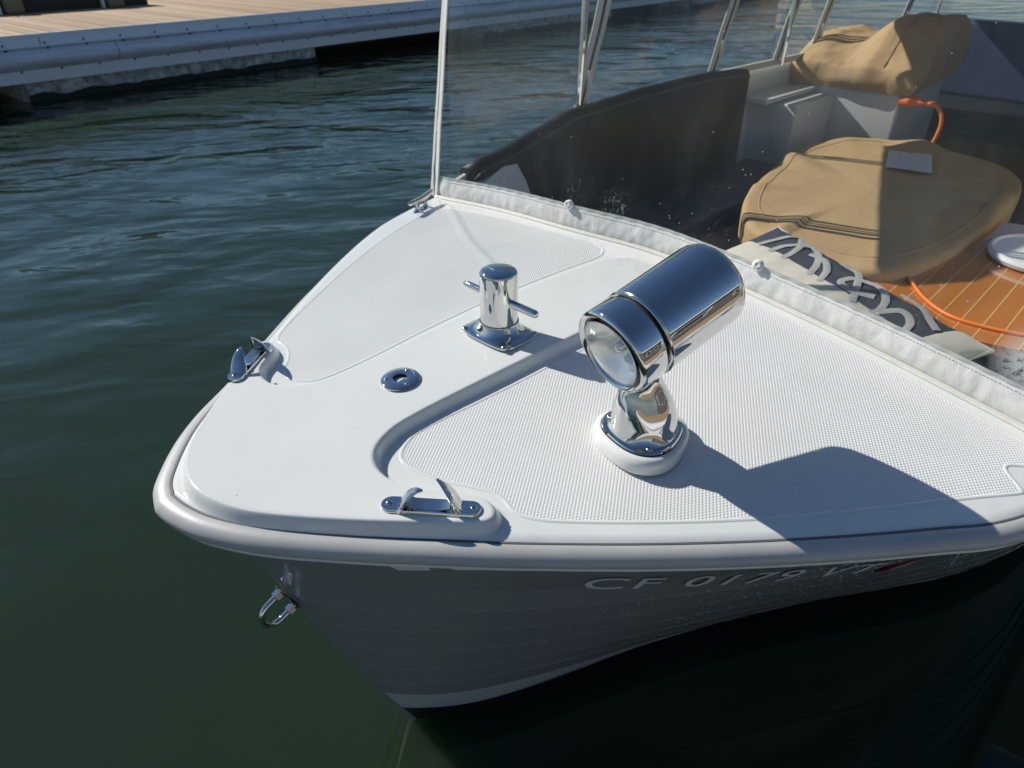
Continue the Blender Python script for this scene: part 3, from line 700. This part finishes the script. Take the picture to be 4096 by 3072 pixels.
for k in range(260):
    u = (k+.3)/260
    for hh in (SKH-.006,):
        p = Vector(skirt(u, hh/SKH))+Vector((-.0012, 0, 0)); q = Vector(skirt(u+.0024, hh/SKH))+Vector((-.0012, 0, .0008 if k % 2 else -.0003)); parts.append(tube([p, (p+q)/2+Vector((-.0006, 0, 0)), q], .0007, 4))
me('stitching', *merge(*parts), M['thread'], ws, kind='stuff')
for u, r_ in ((.308, .0125), (.625, .0125)):
    p = shield(u, SKH+.002); T = Matrix.Translation(p) @ Vector((-1, -.25, .35)).to_track_quat('Z', 'Y').to_matrix().to_4x4()
    k = me('turn_button', *xf(lathe([(.0125, 0), (.0135, .004), (.0125, .009), (.010, .011), (.0085, .0095), (.004, .0095)], 32), T), M['white'], ws, smooth=50, label='white turn button on the canvas skirt')
    me('button_ring', *xf(lathe([(.0085, .0005), (.0085, .016), (.006, .018), (.002, .0165)], 24), T @ Matrix.Translation((0, .002, 0))), M['white'], k, smooth=50)
def post(name, base, top, wd, mat, parent, th=.004, bend=0.0, facing=Vector((-.95, .30, 0))):
    b, t = Vector(base), Vector(top); d = (t-b).normalized(); sx = d.cross(facing).normalized(); V = []; F = []
    n = 16
    for i in range(n+1):
        p = b.lerp(t, i/n)+facing*bend*math.sin(math.pi*i/n)+sx*.0015*math.sin(i*1.3)
        for (a, c) in ((-1, -1), (1, -1), (1, 1), (-1, 1)): V.append(p+sx*a*wd/2+facing*c*th/2)
    for i in range(n):
        for k in range(4): F.append((i*4+k, i*4+(k+1) % 4, i*4+4+(k+1) % 4, i*4+4+k))
    F += [(3, 2, 1, 0), tuple(n*4+k for k in range(4))]
    return me(name, V, F, mat, parent, smooth=40)
C0 = foot(0)
post('zip_post', C0+Vector((-.004, .004, .0)), C0+Vector((.118, -.006, .90)), .022, M['canvas'], ws)
post('zip_post', C0+Vector((.004, .034, .0)), C0+Vector((.128, .012, .90)), .017, M['cream'], ws)
post('zipper', C0+Vector((.008, .020, .004)), C0+Vector((.13, .004, .90)), .011, M['black'], ws)
post('zip_flap', C0+Vector((-.002, .016, .0)), C0+Vector((.03, .030, .16)), .012, M['cream'], ws, bend=.006)
post('zip_pull', C0+Vector((.030, .022, .20)), C0+Vector((.042, .020, .27)), .010, M['cream'], ws)

# ---- gunwales and coamings aft of the windshield
zc = it([(1.1, 1.04), (1.3, 1.06), (1.6, 1.13), (1.95, 1.185), (2.6, 1.205), (6.2, 1.2)])
def coaming(line, side):
    V = []; F = []; pts = [p for p in line if 1.12 <= p[0] <= 6.1]
    for p in pts:
        s_, y_ = p; z_ = float(zc(s_)); k = min(1, max(0, (s_-1.12)/.5))
        for (o, z) in ((0, 1.015), (.008, 1.03), (.03+.03*k, z_-.03*k), (.05+.04*k, z_), (.11+.03*k, z_), (.118+.032*k, z_-.02), ((.17+.02*k) if side > 0 else (.15+.12*k), .70)):
            V.append((s_, y_-side*o, z))
    n = 7
    for i in range(len(pts)-1):
        for k in range(n-1): F.append((i*n+k, i*n+k+1, i*n+n+k+1, i*n+n+k))
    me('coaming', V, F, M['liner'], boat, smooth=50)
coaming(OUT_S, 1); coaming(OUT_P, -1)
# hatch of inner liner and cabin sole
def cabin_sole():
    ss = np.linspace(1.25, 6.0, 40)
    def wid(side, x): q = float(x-s0(.48)); return side*abs(hp(side, q, .48).y)*.97
    out = [(x, wid(1, x)) for x in ss]+[(x, wid(-1, x)) for x in ss[::-1]]
    me('sole_liner', [(x, y, .498) for x, y in out], [tuple(range(len(out)))], M['sole'], boat, smooth=0)
cabin_sole()
V, F = [], []
me('transom', *box(6.08, 6.14, -.86, .86, -.1, 1.2), M['hull'], boat, smooth=30)
# side curtains with webbed posts
inn = it([(1.25, .80), (1.95, .845), (3, .885), (4, .88), (6, .80)])
def curtain(side):
    def f_(u, v_):
        s_ = 1.26+4.6*u; y_ = float(inn(s_))*(1 if side > 0 else 1.13); return (s_+.10*v_, side*(y_-.10*v_), float(zc(s_))+.01+v_*.78)
    c = me('side_curtain', *grid(f_, 60, 8), M['vinyl2'], boat, smooth=180, label='clear side curtain with cream webbed posts')
    def at(s_, v_, o=0): 
        p = f_((s_-1.26)/4.6, v_); return Vector((p[0], p[1]-side*o, p[2]))
    me('curtain_hem', *tube([tuple(at(s_, .0, .006)) for s_ in np.linspace(1.3, 5.8, 60)], .013, 8, prof=[(-.5, -1), (.5, -1), (.5, 1.3), (-.5, 1.3)]), M['cream'], c, smooth=0)
    for s_ in (1.99, 2.98, 3.60, 4.0, 5.1):
        for o, wd, mt in ((.006, .016, 'cream'), (.008, .008, 'black'), (.006, .014, 'cream')):
            d = {('cream', .016): -.022, ('black', .008): 0, ('cream', .014): .022}[(mt, wd)]
            fc = Vector((-.4, -side*.9, 0)).normalized()
            post('curtain_post' if mt == 'cream' else 'curtain_zip', at(s_+d, .0, o), at(s_+d*1.2+.02, 1, o), wd*1.4, M[mt], c, facing=fc)
        b = at(s_+.01, .16, .012); 
        me('slider', *xf(box(-.009, .009, -.006, .006, -.03, .03), Matrix.Translation(b)), M['white'], c, smooth=0)
curtain(1); curtain(-1)
# pipe frame of the surrey top
TOPP = [(1.652, .944), (2.267, 1.194), (3.194, 1.53), (3.45, 1.2), (5.8, 1.1), (5.8, -1.5), (3.2, -1.5), (2.9, .50), (2.3, .72), (1.85, .80)]  # top is out of view; outline cut to place sun and shade on the table
top = me('surrey_top', *slab(TOPP, 1.90, 1.925), M['canvas'], boat, smooth=0, label='unseen canvas surrey top, outline shaped for the shade it casts in the cabin')
for (s_, y_) in ((1.97, .83), (3.6, .84), (5.6, .78), (1.62, -.93), (3.6, -.98), (5.6, -.9)):
    me('top_post', *tube([(s_, y_, float(zc(s_))), (s_+.02, y_*.99, 1.92)], .012, 10), M['chrome'], top)

# ---- cabin furniture
def cushion(name, V4, z0, z1, mat, parent, w_=.03, label=None):
    V = [(x, y, z0) for x, y in V4]+[(x, y, z1) for x, y in V4]; n = len(V4)
    F = [tuple(range(n-1, -1, -1)), tuple(range(n, 2*n))]+[(k, (k+1) % n, n+(k+1) % n, n+k) for k in range(n)]
    return bevelled(name, V, F, mat, parent, w_, 4, label=label)
def backrest():
    tz = it([(1.36, 1.120), (1.42, 1.150), (1.52, 1.158), (1.9, 1.232), (2.4, 1.248), (2.9, 1.245), (3.25, 1.222), (3.30, 1.215)])
    yy = lambda s_: .752+.05*(s_-1.37)
    V = []; F = []; ss = np.linspace(1.37, 3.30, 60); n = 8
    for s_ in ss:
        e = min(1, (s_-1.37)/.04); y_ = yy(s_)+(1-e)*.02; z_ = float(tz(s_)); t = .055
        for (o, z) in ((0, .70), (0, z_-.030), (.004, z_-.018), (.014, z_-.004), (.03, z_), (t-.005, z_-.006), (t, z_-.03), (t, .70)): V.append((s_, y_+o, z))
    for i in range(len(ss)-1):
        for k in range(n-1): F.append((i*n+k, i*n+k+1, i*n+n+k+1, i*n+n+k))
    F += [tuple(range(n)), tuple(range((len(ss)-1)*n, len(ss)*n))]
    b = me('seat_back', V, F, M['navy'], boat, smooth=60, label='long charcoal backrest along the far side of the cabin')
    me('seat_piping', *tube([(s_, yy(s_)-.001, float(tz(s_))-.030) for s_ in ss], .0035, 6), plain('piping_cord', (.10, .085, .075), .5), b, smooth=180)
    me('seat_piping', *tube([(1.415, yy(1.41)-.001, z) for z in np.linspace(.8, 1.115, 8)], .003, 6), bpy.data.materials['piping_cord'], b, smooth=180)
backrest()
cushion('seat_cushion', [(1.45, .46), (1.40, .72), (3.3, .80), (3.3, .42)], .70, .80, M['seat'], boat, label='navy bench cushion on the far side')
cushion('seat_base', [(1.62, .48), (1.66, .66), (3.32, .78), (3.32, .46)], .501, .698, M['liner'], boat, .01)
cushion('seat_cushion', [(1.5, -.86), (1.35, -.97), (3.4, -1.03), (3.4, -.90)], .70, .80, M['navy'], boat, label='dark bench cushion on the near side')
cushion('seat_cushion', [(1.34, -.55), (1.36, .38), (1.62, .36), (1.60, -.5)], .70, .80, M['navy'], boat, label='dark cushion across the front of the cabin')
# after seat
cushion('seat_back', [(4.95, -.80), (5.10, -.82), (5.20, .50), (5.05, .50)], .93, 1.345, M['seat'], boat, .03, label='navy backrest of the stern seat')
cushion('seat_cushion', [(4.55, -.78), (5.0, -.80), (5.08, .48), (4.6, .42)], .78, .93, M['navy'], boat, .04, label='navy stern seat cushion')
cushion('seat_base', [(4.6, -.78), (5.05, -.80), (5.1, .48), (4.65, .40)], .501, .78, M['sole'], boat, .01)
me('stern_piping', *tube([(4.99, -.80, 1.338), (5.07, .50, 1.338)], .006, 8), M['cream'], boat)
# console
con = empty('console')
con.parent = boat; con['label'] = 'light grey helm console'
V = [(3.85, .30, .30), (3.85, .90, .30), (4.45, .90, .30), (4.45, .30, .30), (3.85, .30, 1.10), (3.85, .90, 1.10), (4.45, .90, 1.14), (4.45, .30, 1.14)]
F = [(0, 3, 2, 1), (4, 5, 6, 7), (0, 1, 5, 4), (1, 2, 6, 5), (2, 3, 7, 6), (3, 0, 4, 7)]
V = [(x, y, max(z, .501)) for x, y, z in V]
bevelled('console_box', V, F, M['liner'], con, .012, 3)
bevelled('console_step', *box(3.42, 3.84, .63, .97, .501, 1.055), M['liner'], con, .010, 3)
bevelled('console_shelf', *box(3.30, 3.86, .74, .99, 1.06, 1.085), M['liner'], con, .006, 2)

# ---- table (thing) with its fitted cover (thing)
tab = empty('cabin_table', (2.78, -.01, .50)); tag(tab, 'oval table in the middle of the cabin hidden under a tan cover', 'table')
def tloc(vf): return [Vector(p)-tab.location for p in vf[0]], vf[1]
TC = chaikin([(2.28, .264), (2.09, .13), (1.985, -.05), (1.955, -.22), (1.985, -.40), (2.2, -.455), (2.6, -.48), (3.1, -.47), (3.45, -.40), (3.64, -.22), (3.72, .05), (3.72, .28), (3.60, .44), (3.3, .50), (2.9, .44), (2.55, .36)], 3)
def tabring(sc, z, amp=0.0):
    c = TC.mean(0); out = []
    for k, p in enumerate(TC):
        q = c+(p-c)*sc; a = amp*noise.noise(Vector((p[0]*7, p[1]*7, z*3)))
        d = (p-c)/np.linalg.norm(p-c); out.append((q[0]+d[0]*a, q[1]+d[1]*a, z))
    return out
def stackc(rings, capt=True, capb=True):
    n = len(rings[0]); V = [p for r in rings for p in r]; F = []
    for i in range(len(rings)-1):
        for k in range(n): F.append((i*n+k, i*n+(k+1) % n, (i+1)*n+(k+1) % n, (i+1)*n+k))
    if capb: F.append(tuple(range(n-1, -1, -1)))
    if capt: F.append(tuple(range((len(rings)-1)*n, len(rings)*n)))
    return V, F
me('tabletop', *tloc(stackc([tabring(.97, .865), tabring(.97, .895)])), M['teak'], tab, smooth=40)
me('pedestal', *tloc(lathe([(.16, .502), (.16, .51), (.045, .53), (.045, .865)], 32, Matrix.Translation((2.8, 0, 0)))), M['chrome'], tab, smooth=40)
def cover():
    V = []; F = []; n = len(TC); c = TC.mean(0)
    rs = [0, .2, .35, .5, .62, .72, .80, .86, .905, .94, .965, .985, .998, 1.003, 1.0]
    zs = [.916]*10+[.915, .912, .905, .893, .86]
    for r_, z in list(zip(rs, zs))+[(1.0, .835), (.995, .812)]:
        for p in TC:
            d = p-c; q = c+d*r_
            th = math.atan2(d[1], d[0])
            fold = max(0, (r_-.45))*.075*max(0, noise.noise(Vector((th*3.1+1.7, .3, r_*.6)))*1.7+.02)*(1-max(0, r_-.93)*8 if r_ > .93 else 1)
            lump = .007*noise.noise(Vector((q[0]*5, q[1]*5, 2)))
            out = .006*noise.noise(Vector((th*9, z*20, 1))) if z < .9 else 0
            V.append((q[0]+d[0]*out*2, q[1]+d[1]*out*2, z+(fold+lump if z > .88 else 0)))
    m = len(V)//n
    for i in range(m-1):
        for k in range(n): F.append((i*n+k, i*n+(k+1) % n, (i+1)*n+(k+1) % n, (i+1)*n+k))
    o = me('table_cover', V, F, M['tan'], None, smooth=180); tag(o, 'tan canvas cover over the oval cabin table', 'cover')
    def top(r_, p):
        d = p-c; q = c+d*r_; th = math.atan2(d[1], d[0])
        fold = max(0, (r_-.45))*.075*max(0, noise.noise(Vector((th*3.1+1.7, .3, r_*.6)))*1.7+.02)
        return (q[0], q[1], .9165+fold+.007*noise.noise(Vector((q[0]*5, q[1]*5, 2))))
    me('cover_seam', *tube([top(.88, p) for p in TC], .0020, 6, closed=True), M['tan'], o, smooth=180)
cover()
o = me('paper_notice', *slab([(3.402, .146), (3.463, -.02), (3.158, -.122), (3.12, .054)], .931, .933), M['paper'], None, smooth=0)
tag(o, 'white sheet of paper lying on the tan table cover', 'paper')

# ---- console cover
def console_cover():
    V = []; F = []
    ss = np.linspace(3.83, 4.50, 56); yy = np.linspace(.255, .935, 68)
    def topz(s_, y_):
        a = (s_-3.83)/.67; b = (y_-.255)/.68
        sst = lambda v: max(0, min(1, v))**2*(3-2*max(0, min(1, v)))
        hump = sst((.56-b)/.22)*sst(a*2.0+.25); z = 1.185+.120*sst(a*1.9+.1)+.105*hump+.025*math.exp(-((b-.80)/.13)**2)
        edge = min(b, 1-b, (1-a))
        z -= .05*max(0, 1-edge/.07)**2
        z += .009*noise.noise(Vector((s_*9, y_*9, 0)))+.007*(1-2*abs(noise.noise(Vector((s_*8, y_*6, 3)))))+.003*noise.noise(Vector((s_*30, y_*30, 0)))
        return z
    nj = len(yy)
    for s_ in ss:
        for y_ in yy: V.append((s_+.012*noise.noise(Vector((y_*9, s_*3, 4))), y_, topz(s_, y_)))
    for i in range(len(ss)-1):
        for j in range(nj-1): F.append((i*nj+j, i*nj+j+1, (i+1)*nj+j+1, (i+1)*nj+j))
    # skirts hanging to the console's top edge
    per = [(0, j) for j in range(nj)]+[(i, nj-1) for i in range(1, len(ss))]+[(len(ss)-1, j) for j in range(nj-2, -1, -1)]+[(i, 0) for i in range(len(ss)-2, 0, -1)]
    ids = [i*nj+j for i, j in per]; base = len(V); K = 7
    for k in range(1, K+1):
        t = k/K
        for (i, j), q in zip(per, ids):
            x, y, z = V[q]; lz = 1.095+(x-3.85)*.05
            bul = .014*math.sin(math.pi*t)*(1+noise.noise(Vector((x*8, y*8, t))))-.004*t+.008*(.5-abs(noise.noise(Vector((x*7, y*7, t*1.2)))))*math.sin(math.pi*t)
            nx = -1 if i == 0 else (1 if i == len(ss)-1 else 0); ny = 1 if j == nj-1 else (-1 if j == 0 else 0)
            V.append((x+nx*bul, y+ny*bul, z+(lz-z)*t))
    n = len(ids); prev = ids
    for k in range(K):
        cur = [base+k*n+q for q in range(n)]
        for q in range(n): F.append((prev[q], prev[(q+1) % n], cur[(q+1) % n], cur[q]))
        prev = cur
    o = me('console_cover', V, F, M['tan'], None, smooth=180); tag(o, 'tan canvas cover bunched over the helm console', 'cover')
    seam = [(3.828, y_, topz(3.83, y_)+.0) for y_ in np.linspace(.30, .92, 20)]
    me('cover_seam', *tube([(s_, .42, topz(s_, .42)+.001) for s_ in np.linspace(3.84, 4.46, 16)], .003, 6), M['tan'], o, smooth=180)
    me('cover_hem', *tube([(3.834, y_, 1.100) for y_ in np.linspace(.30, .93, 8)], .004, 6), M['tan'], o, smooth=180)
console_cover()
# ---- orange charging cord plugged into the console side
cord = empty('charging_cord', (3.9, .25, 1.06)); tag(cord, 'orange charging cord plugged into the console and hanging down', 'cord')
lc = lambda vf: ([Vector(p)-cord.location for p in vf[0]], vf[1])
path = [tuple(p) for p in catmull([(3.86, .288, 1.07), (3.84, .20, 1.075), (3.82, .13, 1.075), (3.80, .085, 1.045), (3.79, .068, .995), (3.78, .072, .93), (3.77, .092, .855)], 8)]
me('cable', *lc(tube(path, .0095, 10)), M['orange'], cord, smooth=180)
me('plug', *lc(tube([(3.865, .296, 1.068), (3.857, .26, 1.070), (3.85, .22, 1.074), (3.84, .19, 1.075)], [.030, .030, .024, .015], 12)), M['orange'], cord, smooth=50)
me('strain_ring', *lc(merge(*[tube([(3.835-.002*k, .175-.012*k, 1.0755), (3.834-.002*k, .169-.012*k, 1.0755)], .0135, 12) for k in range(4)])), M['orange'], cord, smooth=40)
bk = me('cover_buckle', *xf(merge(tube([(-.02, 0, 0), (.02, 0, 0), (.02, 0, .025), (-.02, 0, .025)], .003, 8, closed=True)), Matrix.Translation((3.83, .245, 1.125)) @ Matrix.Rotation(.5, 4, 'Z')), M['chrome'], None, smooth=50)
bk.parent = bpy.data.objects['console_cover']

# ---- pillow with rope print, leaning behind the windshield
pil = empty('throw_pillow', (1.675, -.315, .900)); tag(pil, 'cream and navy throw pillow with rope print, behind the windshield', 'pillow')
Lp, Wp, Tp = .82, .36, .135
ux = Vector((.43, .90, .03)).normalized(); uz = Vector((-.30, .06, .95)); uy = uz.cross(ux).normalized(); uz = ux.cross(uy).normalized()
if uy.x > 0: pass
TP = Matrix(((ux.x, uy.x, uz.x, 0), (ux.y, uy.y, uz.y, 0), (ux.z, uy.z, uz.z, 0), (0, 0, 0, 1)))
def pz(a, b):           # a,b in -1..1
    e = max(0, 1-abs(a)**3.2)*max(0, 1-abs(b)**2.6)
    return (e**.5)*Tp*.5*(1+.10*noise.noise(Vector((a*5, b*2, 1)))+.05*noise.noise(Vector((a*13, b*5, 3))))
def pxy(a, b):
    k = 1-.05*(1-abs(b)**2)*0; return (a*Lp/2*(1-.05*(1-b*b)), b*Wp/2*(1-.10*(1-a*a)+.05*noise.noise(Vector((a*5, b, 2)))))
for sgn, mt, nm in ((1, 'navycloth', 'printed_face'), (-1, 'creamcloth', 'cream_back')):
    me(nm, *xf(grid(lambda u, v_: (*pxy(2*u-1, 2*v_-1), sgn*pz(2*u-1, 2*v_-1)), 60, 26), TP), M[mt], pil, smooth=180)
me('cream_border', *xf(grid(lambda u, v_: (*pxy(2*u-1, 1-1.22*v_), pz(2*u-1, 1-1.22*v_)+.0045+.010*max(0, noise.noise(Vector((u*13, v_*1.6, 7))))*(1-v_*.8)-.0040*v_**8), 60, 12), TP), M['creamcloth'], pil, smooth=180)
me('pillow_piping', *xf(tube([(*pxy(*p), 0) for p in [(t, -1) for t in np.linspace(-1, 1, 30)]+[(1, t) for t in np.linspace(-.9, 1, 12)]+[(t, 1) for t in np.linspace(.95, -1, 30)]+[(-1, t) for t in np.linspace(.9, -.9, 12)]], .005, 6, closed=True), TP), M['creamcloth'], pil, smooth=180)
me('cream_border', *xf(grid(lambda u, v_: (*pxy(-.80-.2*u, 1-2*v_), pz(-.80-.2*u, 1-2*v_)+.0045*(1-(1-u)**6)-.001), 14, 30), TP), M['creamcloth'], pil, smooth=180)
def rope(pts):
    P = catmull(pts, 10); V = []; F = []; T_ = np.gradient(P, axis=0); uvl = []; L = 0
    for i, (a, b) in enumerate(P):
        t = np.array([T_[i][0]*Lp/2, T_[i][1]*Wp/2]); t /= np.linalg.norm(t); nx, ny = -t[1], t[0]
        x, y = pxy(a, b)
        if i: L += math.hypot(x-lx, y-ly)
        lx, ly = x, y
        for o in (-.0098, 0, .0098):
            xx, yy_ = x+nx*o, y+ny*o; aa, bb = max(-1, min(1, xx/(Lp/2))), max(-1, min(1, yy_/(Wp/2)))
            V.append((xx, yy_, pz(aa, bb)+.002+(.0018 if o == 0 else 0))); uvl.append((L*2.6+o*16, o))
    for i in range(len(P)-1):
        for k in range(2): F.append((i*3+k, i*3+k+1, i*3+k+4, i*3+k+3))
    o = me('rope_print', *xf((V, F), TP), M['rope'], pil, smooth=180)
    uv = o.data.uv_layers.new(name='UVMap')
    for l in o.data.loops: uv.data[l.index].uv = uvl[l.vertex_index]
for pts in ([(-.88, -.45), (-.80, .05), (-.66, .15), (-.55, -.45)], [(-.60, -.45), (-.50, .2), (-.30, .55), (-.12, .3), (-.10, -.1), (-.25, -.2), (-.42, .1)], [(-.38, -.5), (-.25, 0), (-.05, .6), (.15, .7)],
            [(.02, -.5), (.10, 0), (.25, .35), (.42, .3)], [(.15, -.5), (.25, .1), (.42, .55), (.6, .6)], [(.52, -.5), (.55, .2), (.70, .7)], [(.72, -.5), (.66, .1), (.50, .7)], [(.80, .7), (.86, .2), (.92, -.4)], [(-.95, .3), (-.7, .7), (-.45, .85)]):
    rope([(a*.84, -.42-.60*b) for a, b in pts])

# ---- varnished teak leaf of the table with pale strips, orange trim, and the white tray on it
def leaf():
    out = [tuple(p) for p in chaikin([(1.80, -.33), (1.78, -.50), (1.80, -.74), (1.86, -.90), (2.3, -.93), (2.8, -.92), (2.9, -.60), (2.8, -.40), (2.3, -.38), (2.0, -.33)], 2)]
    dx, dy = 1.0, .025; pn = (-dy, dx); ds = [p[0]*pn[0]+p[1]*pn[1] for p in out]; d = min(ds); W = .052
    while d < max(ds):
        pp = clip(clip(out, pn[0], pn[1], d), -pn[0], -pn[1], -(d+W-.005))
        if len(pp) > 2: me('plank', *tloc(slab(pp, .862, .888)), M['teak'], tab, smooth=0)
        pp = clip(clip(out, pn[0], pn[1], d+W-.0046), -pn[0], -pn[1], -(d+W-.0004))
        if len(pp) > 2: me('inlay_strip', *tloc(slab(pp, .862, .8885)), M['holly'], tab, smooth=0)
        d += W
    me('orange_trim', *tloc(tube([tuple(p) for p in catmull([(2.10, -.40, .893), (2.059, -.439, .893), (1.954, -.519, .893), (1.89, -.606, .893), (1.888, -.70, .893), (1.915, -.79, .893), (1.97, -.90, .893)], 8)], .0052, 8)), M['orange'], tab, smooth=180)
leaf()
ov = me('oval_tray', *lathe([(.001, 0), (.115, 0), (.128, .006), (.132, .018), (.128, .030), (.122, .031), (.118, .024), (.09, .021), (.001, .020)], 56, Matrix.Translation((2.53, -.68, .890)) @ Matrix.Scale(1.30, 4, (1, 0, 0)) @ Matrix.Scale(1.2, 4, (0, 1, 0))), M['white'], None, smooth=40)
tag(ov, 'white oval tray with a raised rim lying on the varnished teak leaf', 'tray')

# ================================================================= FAR DOCK
def dock():
    D = empty('floating_dock', (5, 10.0, 0)); tag(D, 'floating dock with timber planks and grey fendered side, beyond the boat', 'dock')
    ang = math.atan2(.085, 1); T = Matrix.Translation((-5+2.1, 9.72-10.0, 0)) @ Matrix.Rotation(ang, 4, 'Z')   # local x along the edge, y inwards
    lx0, lx1 = -9, 26
    pm = None; x = lx0; i = 0
    while x < lx1:
        wd = .145; nm = 'plank'
        if pm is None:
            o = bevelled('plank', *box(0, wd-.012, 0, 3.9, -.04, 0), M['wood'], D, .004, 1); pm = o.data
        else: o = link('plank', pm, D)
        o.matrix_local = T @ Matrix.Translation((x, .02, .748+random.uniform(-.002, .002))); x += wd; i += 1
    def run(name, prof, mat, seg_len, start, lab=None):
        a = start
        while a < lx1:
            V = []; F = []; n = len(prof)
            for q in (a+.006, a+seg_len-.006):
                for (y, z) in prof: V.append((q, y, z))
            F = [(k, (k+1) % n, n+(k+1) % n, n+k) for k in range(n)]+[tuple(range(n-1, -1, -1)), tuple(range(n, 2*n))]
            me(name, *xf((V, F), T), mat, D, smooth=50); a += seg_len
    run('edge_board', [(-.02, .755), (.02, .755), (.02, .63), (-.02, .63)], M['fascia'], 4.6, -8.85)
    run('ledge', [(-.10, .635), (.02, .635), (.02, .59), (-.03, .59), (-.10, .622)], plain('ledge_vinyl', (.78, .80, .86), .4), 40, -9)
    fp = [(-.03, .60), (-.06, .595)]+[(-.075-.075*math.sin(math.pi*t), .585-.20*t) for t in np.linspace(0.0, 1, 12)]+[(-.06, .375), (-.03, .37)]
    run('fender_strip', fp, M['fender'], 4.6, -8.0)
    run('lower_board', [(-.045, .375), (0, .375), (0, .235), (-.045, .235)], M['fascia'], 40, -9)
    hd = lathe([(.014, 0), (.012, .006), (.004, .009)], 8); q = None
    for k in range(64):
        for z, y in ((.652, -.021), (.60, -.078), (.36, -.046)):
            m = T @ Matrix.Translation((lx0+.2+k*.46+(.1 if z < .5 else 0), y, z)) @ Matrix.Rotation(rad(90), 4, 'X')
            if q is None: o = me('bolt', *hd, M['black'], D); q = o.data
            else: o = link('bolt', q, D)
            o.matrix_local = m
            if k > 40: break
    for (a, b) in ((-8.2, -2.6), (.05, 4.35), (8.4, 13), (17, 22)):
        V, F = grid(lambda u, v_: (a+(b-a)*u, .06+.03*noise.noise(Vector((u*30, v_*3, 0))), -.10+v_*.36+(.10*noise.noise(Vector((u*9, 0, 3))) if v_ < .5 else 0)), 80, 8)
        o = me('float', *xf(merge((V, F), box(a, b, .10, 2.6, -.2, .24)), T), M['concrete'], D, smooth=180)
        V, F = grid(lambda u, v_: (a+(b-a)*u, .02+.025*noise.noise(Vector((u*40, v_*4, 9))), -.12+v_*(.20+.05*noise.noise(Vector((u*14, 1, 0))))), 90, 6)
        me('weed_fringe', *xf((V, F), T), M['weed'], D, smooth=180)
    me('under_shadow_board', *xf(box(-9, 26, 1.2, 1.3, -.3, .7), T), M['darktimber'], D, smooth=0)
    # low dark bull rail with rounded posts standing on the far side of the deck
    rl = me('bull_rail', *xf(box(-9, 3.2, 2.95, 3.10, .748, 1.10), T), M['darktimber'], D, smooth=0)
    k = 0
    for xx in np.arange(-8, 3, 1.5):
        o = bevelled('rail_post', *xf(box(xx, xx+.26, 2.80, 3.02, .748, 1.08), T), M['olive'], D, .05, 3)
        me('white_strap', *xf(box(xx-.075, xx-.045, 2.86, 3.2, .75, 1.11), T), M['white'], D, smooth=0)
dock()
# near dock the photographer stands on (mirrored in the chrome)
def near_dock():
    D = empty('near_dock', (-.6, -1.4, 0)); tag(D, 'timber dock at the camera side of the bow', 'dock')
    base = Matrix.Translation((0, -1.42, 0))   # local x along the edge
    pm = None; x = -7
    while x < 13:
        if pm is None: o = bevelled('plank', *box(0, .138, -2.6, .12, -.04, 0), M['wood'], D, .004, 1); pm = o.data
        else: o = link('plank', pm, D)
        o.matrix_local = base @ Matrix.Translation((x, 0, .50)); x += .145
    me('edge_board', *xf(box(-7, 13, .10, .16, .20, .505), base), M['fascia'], D, smooth=0)
    me('fender_strip', *xf(tube([(-7, .16, .36), (13, .16, .36)], .05, 12), base), M['fender'], D, smooth=60)
    me('float', *xf(box(-6.5, 12.5, -2.5, .0, -.2, .45), base), M['concrete'], D, smooth=0)
near_dock()

def reflected_building():  # unseen building added to give the chrome a dark band to reflect
    B = empty('reflected_building', (3, -9.5, .2)); tag(B, 'unseen grey-brown building with white trim, added behind the camera-side dock for reflections', 'building')
    T = Matrix.Identity(4)
    me('wall', *xf(box(-7, 7, -4, 0, .0, 2.6), T), plain('grey_siding', (.09, .08, .075), .8), B, smooth=0)
    me('roof', *xf(box(-7.5, 7.5, -4.5, .5, 2.6, 2.75), T), plain('dark_roof', (.03, .03, .03), .8), B, smooth=0)
    me('trim_board', *xf(box(-7.52, 7.52, .50, .54, 2.55, 2.77), T), M['white'], B, smooth=0)
    for x in (-5.5, -2.5, .5, 3.5):
        w_ = me('window', *xf(box(x, x+1.4, .0, .04, .9, 2.0), T), M['white'], B, smooth=0)
        me('pane', *xf(box(x+.08, x+1.32, .04, .05, .98, 1.92), T), M['black'], w_, smooth=0)
reflected_building()
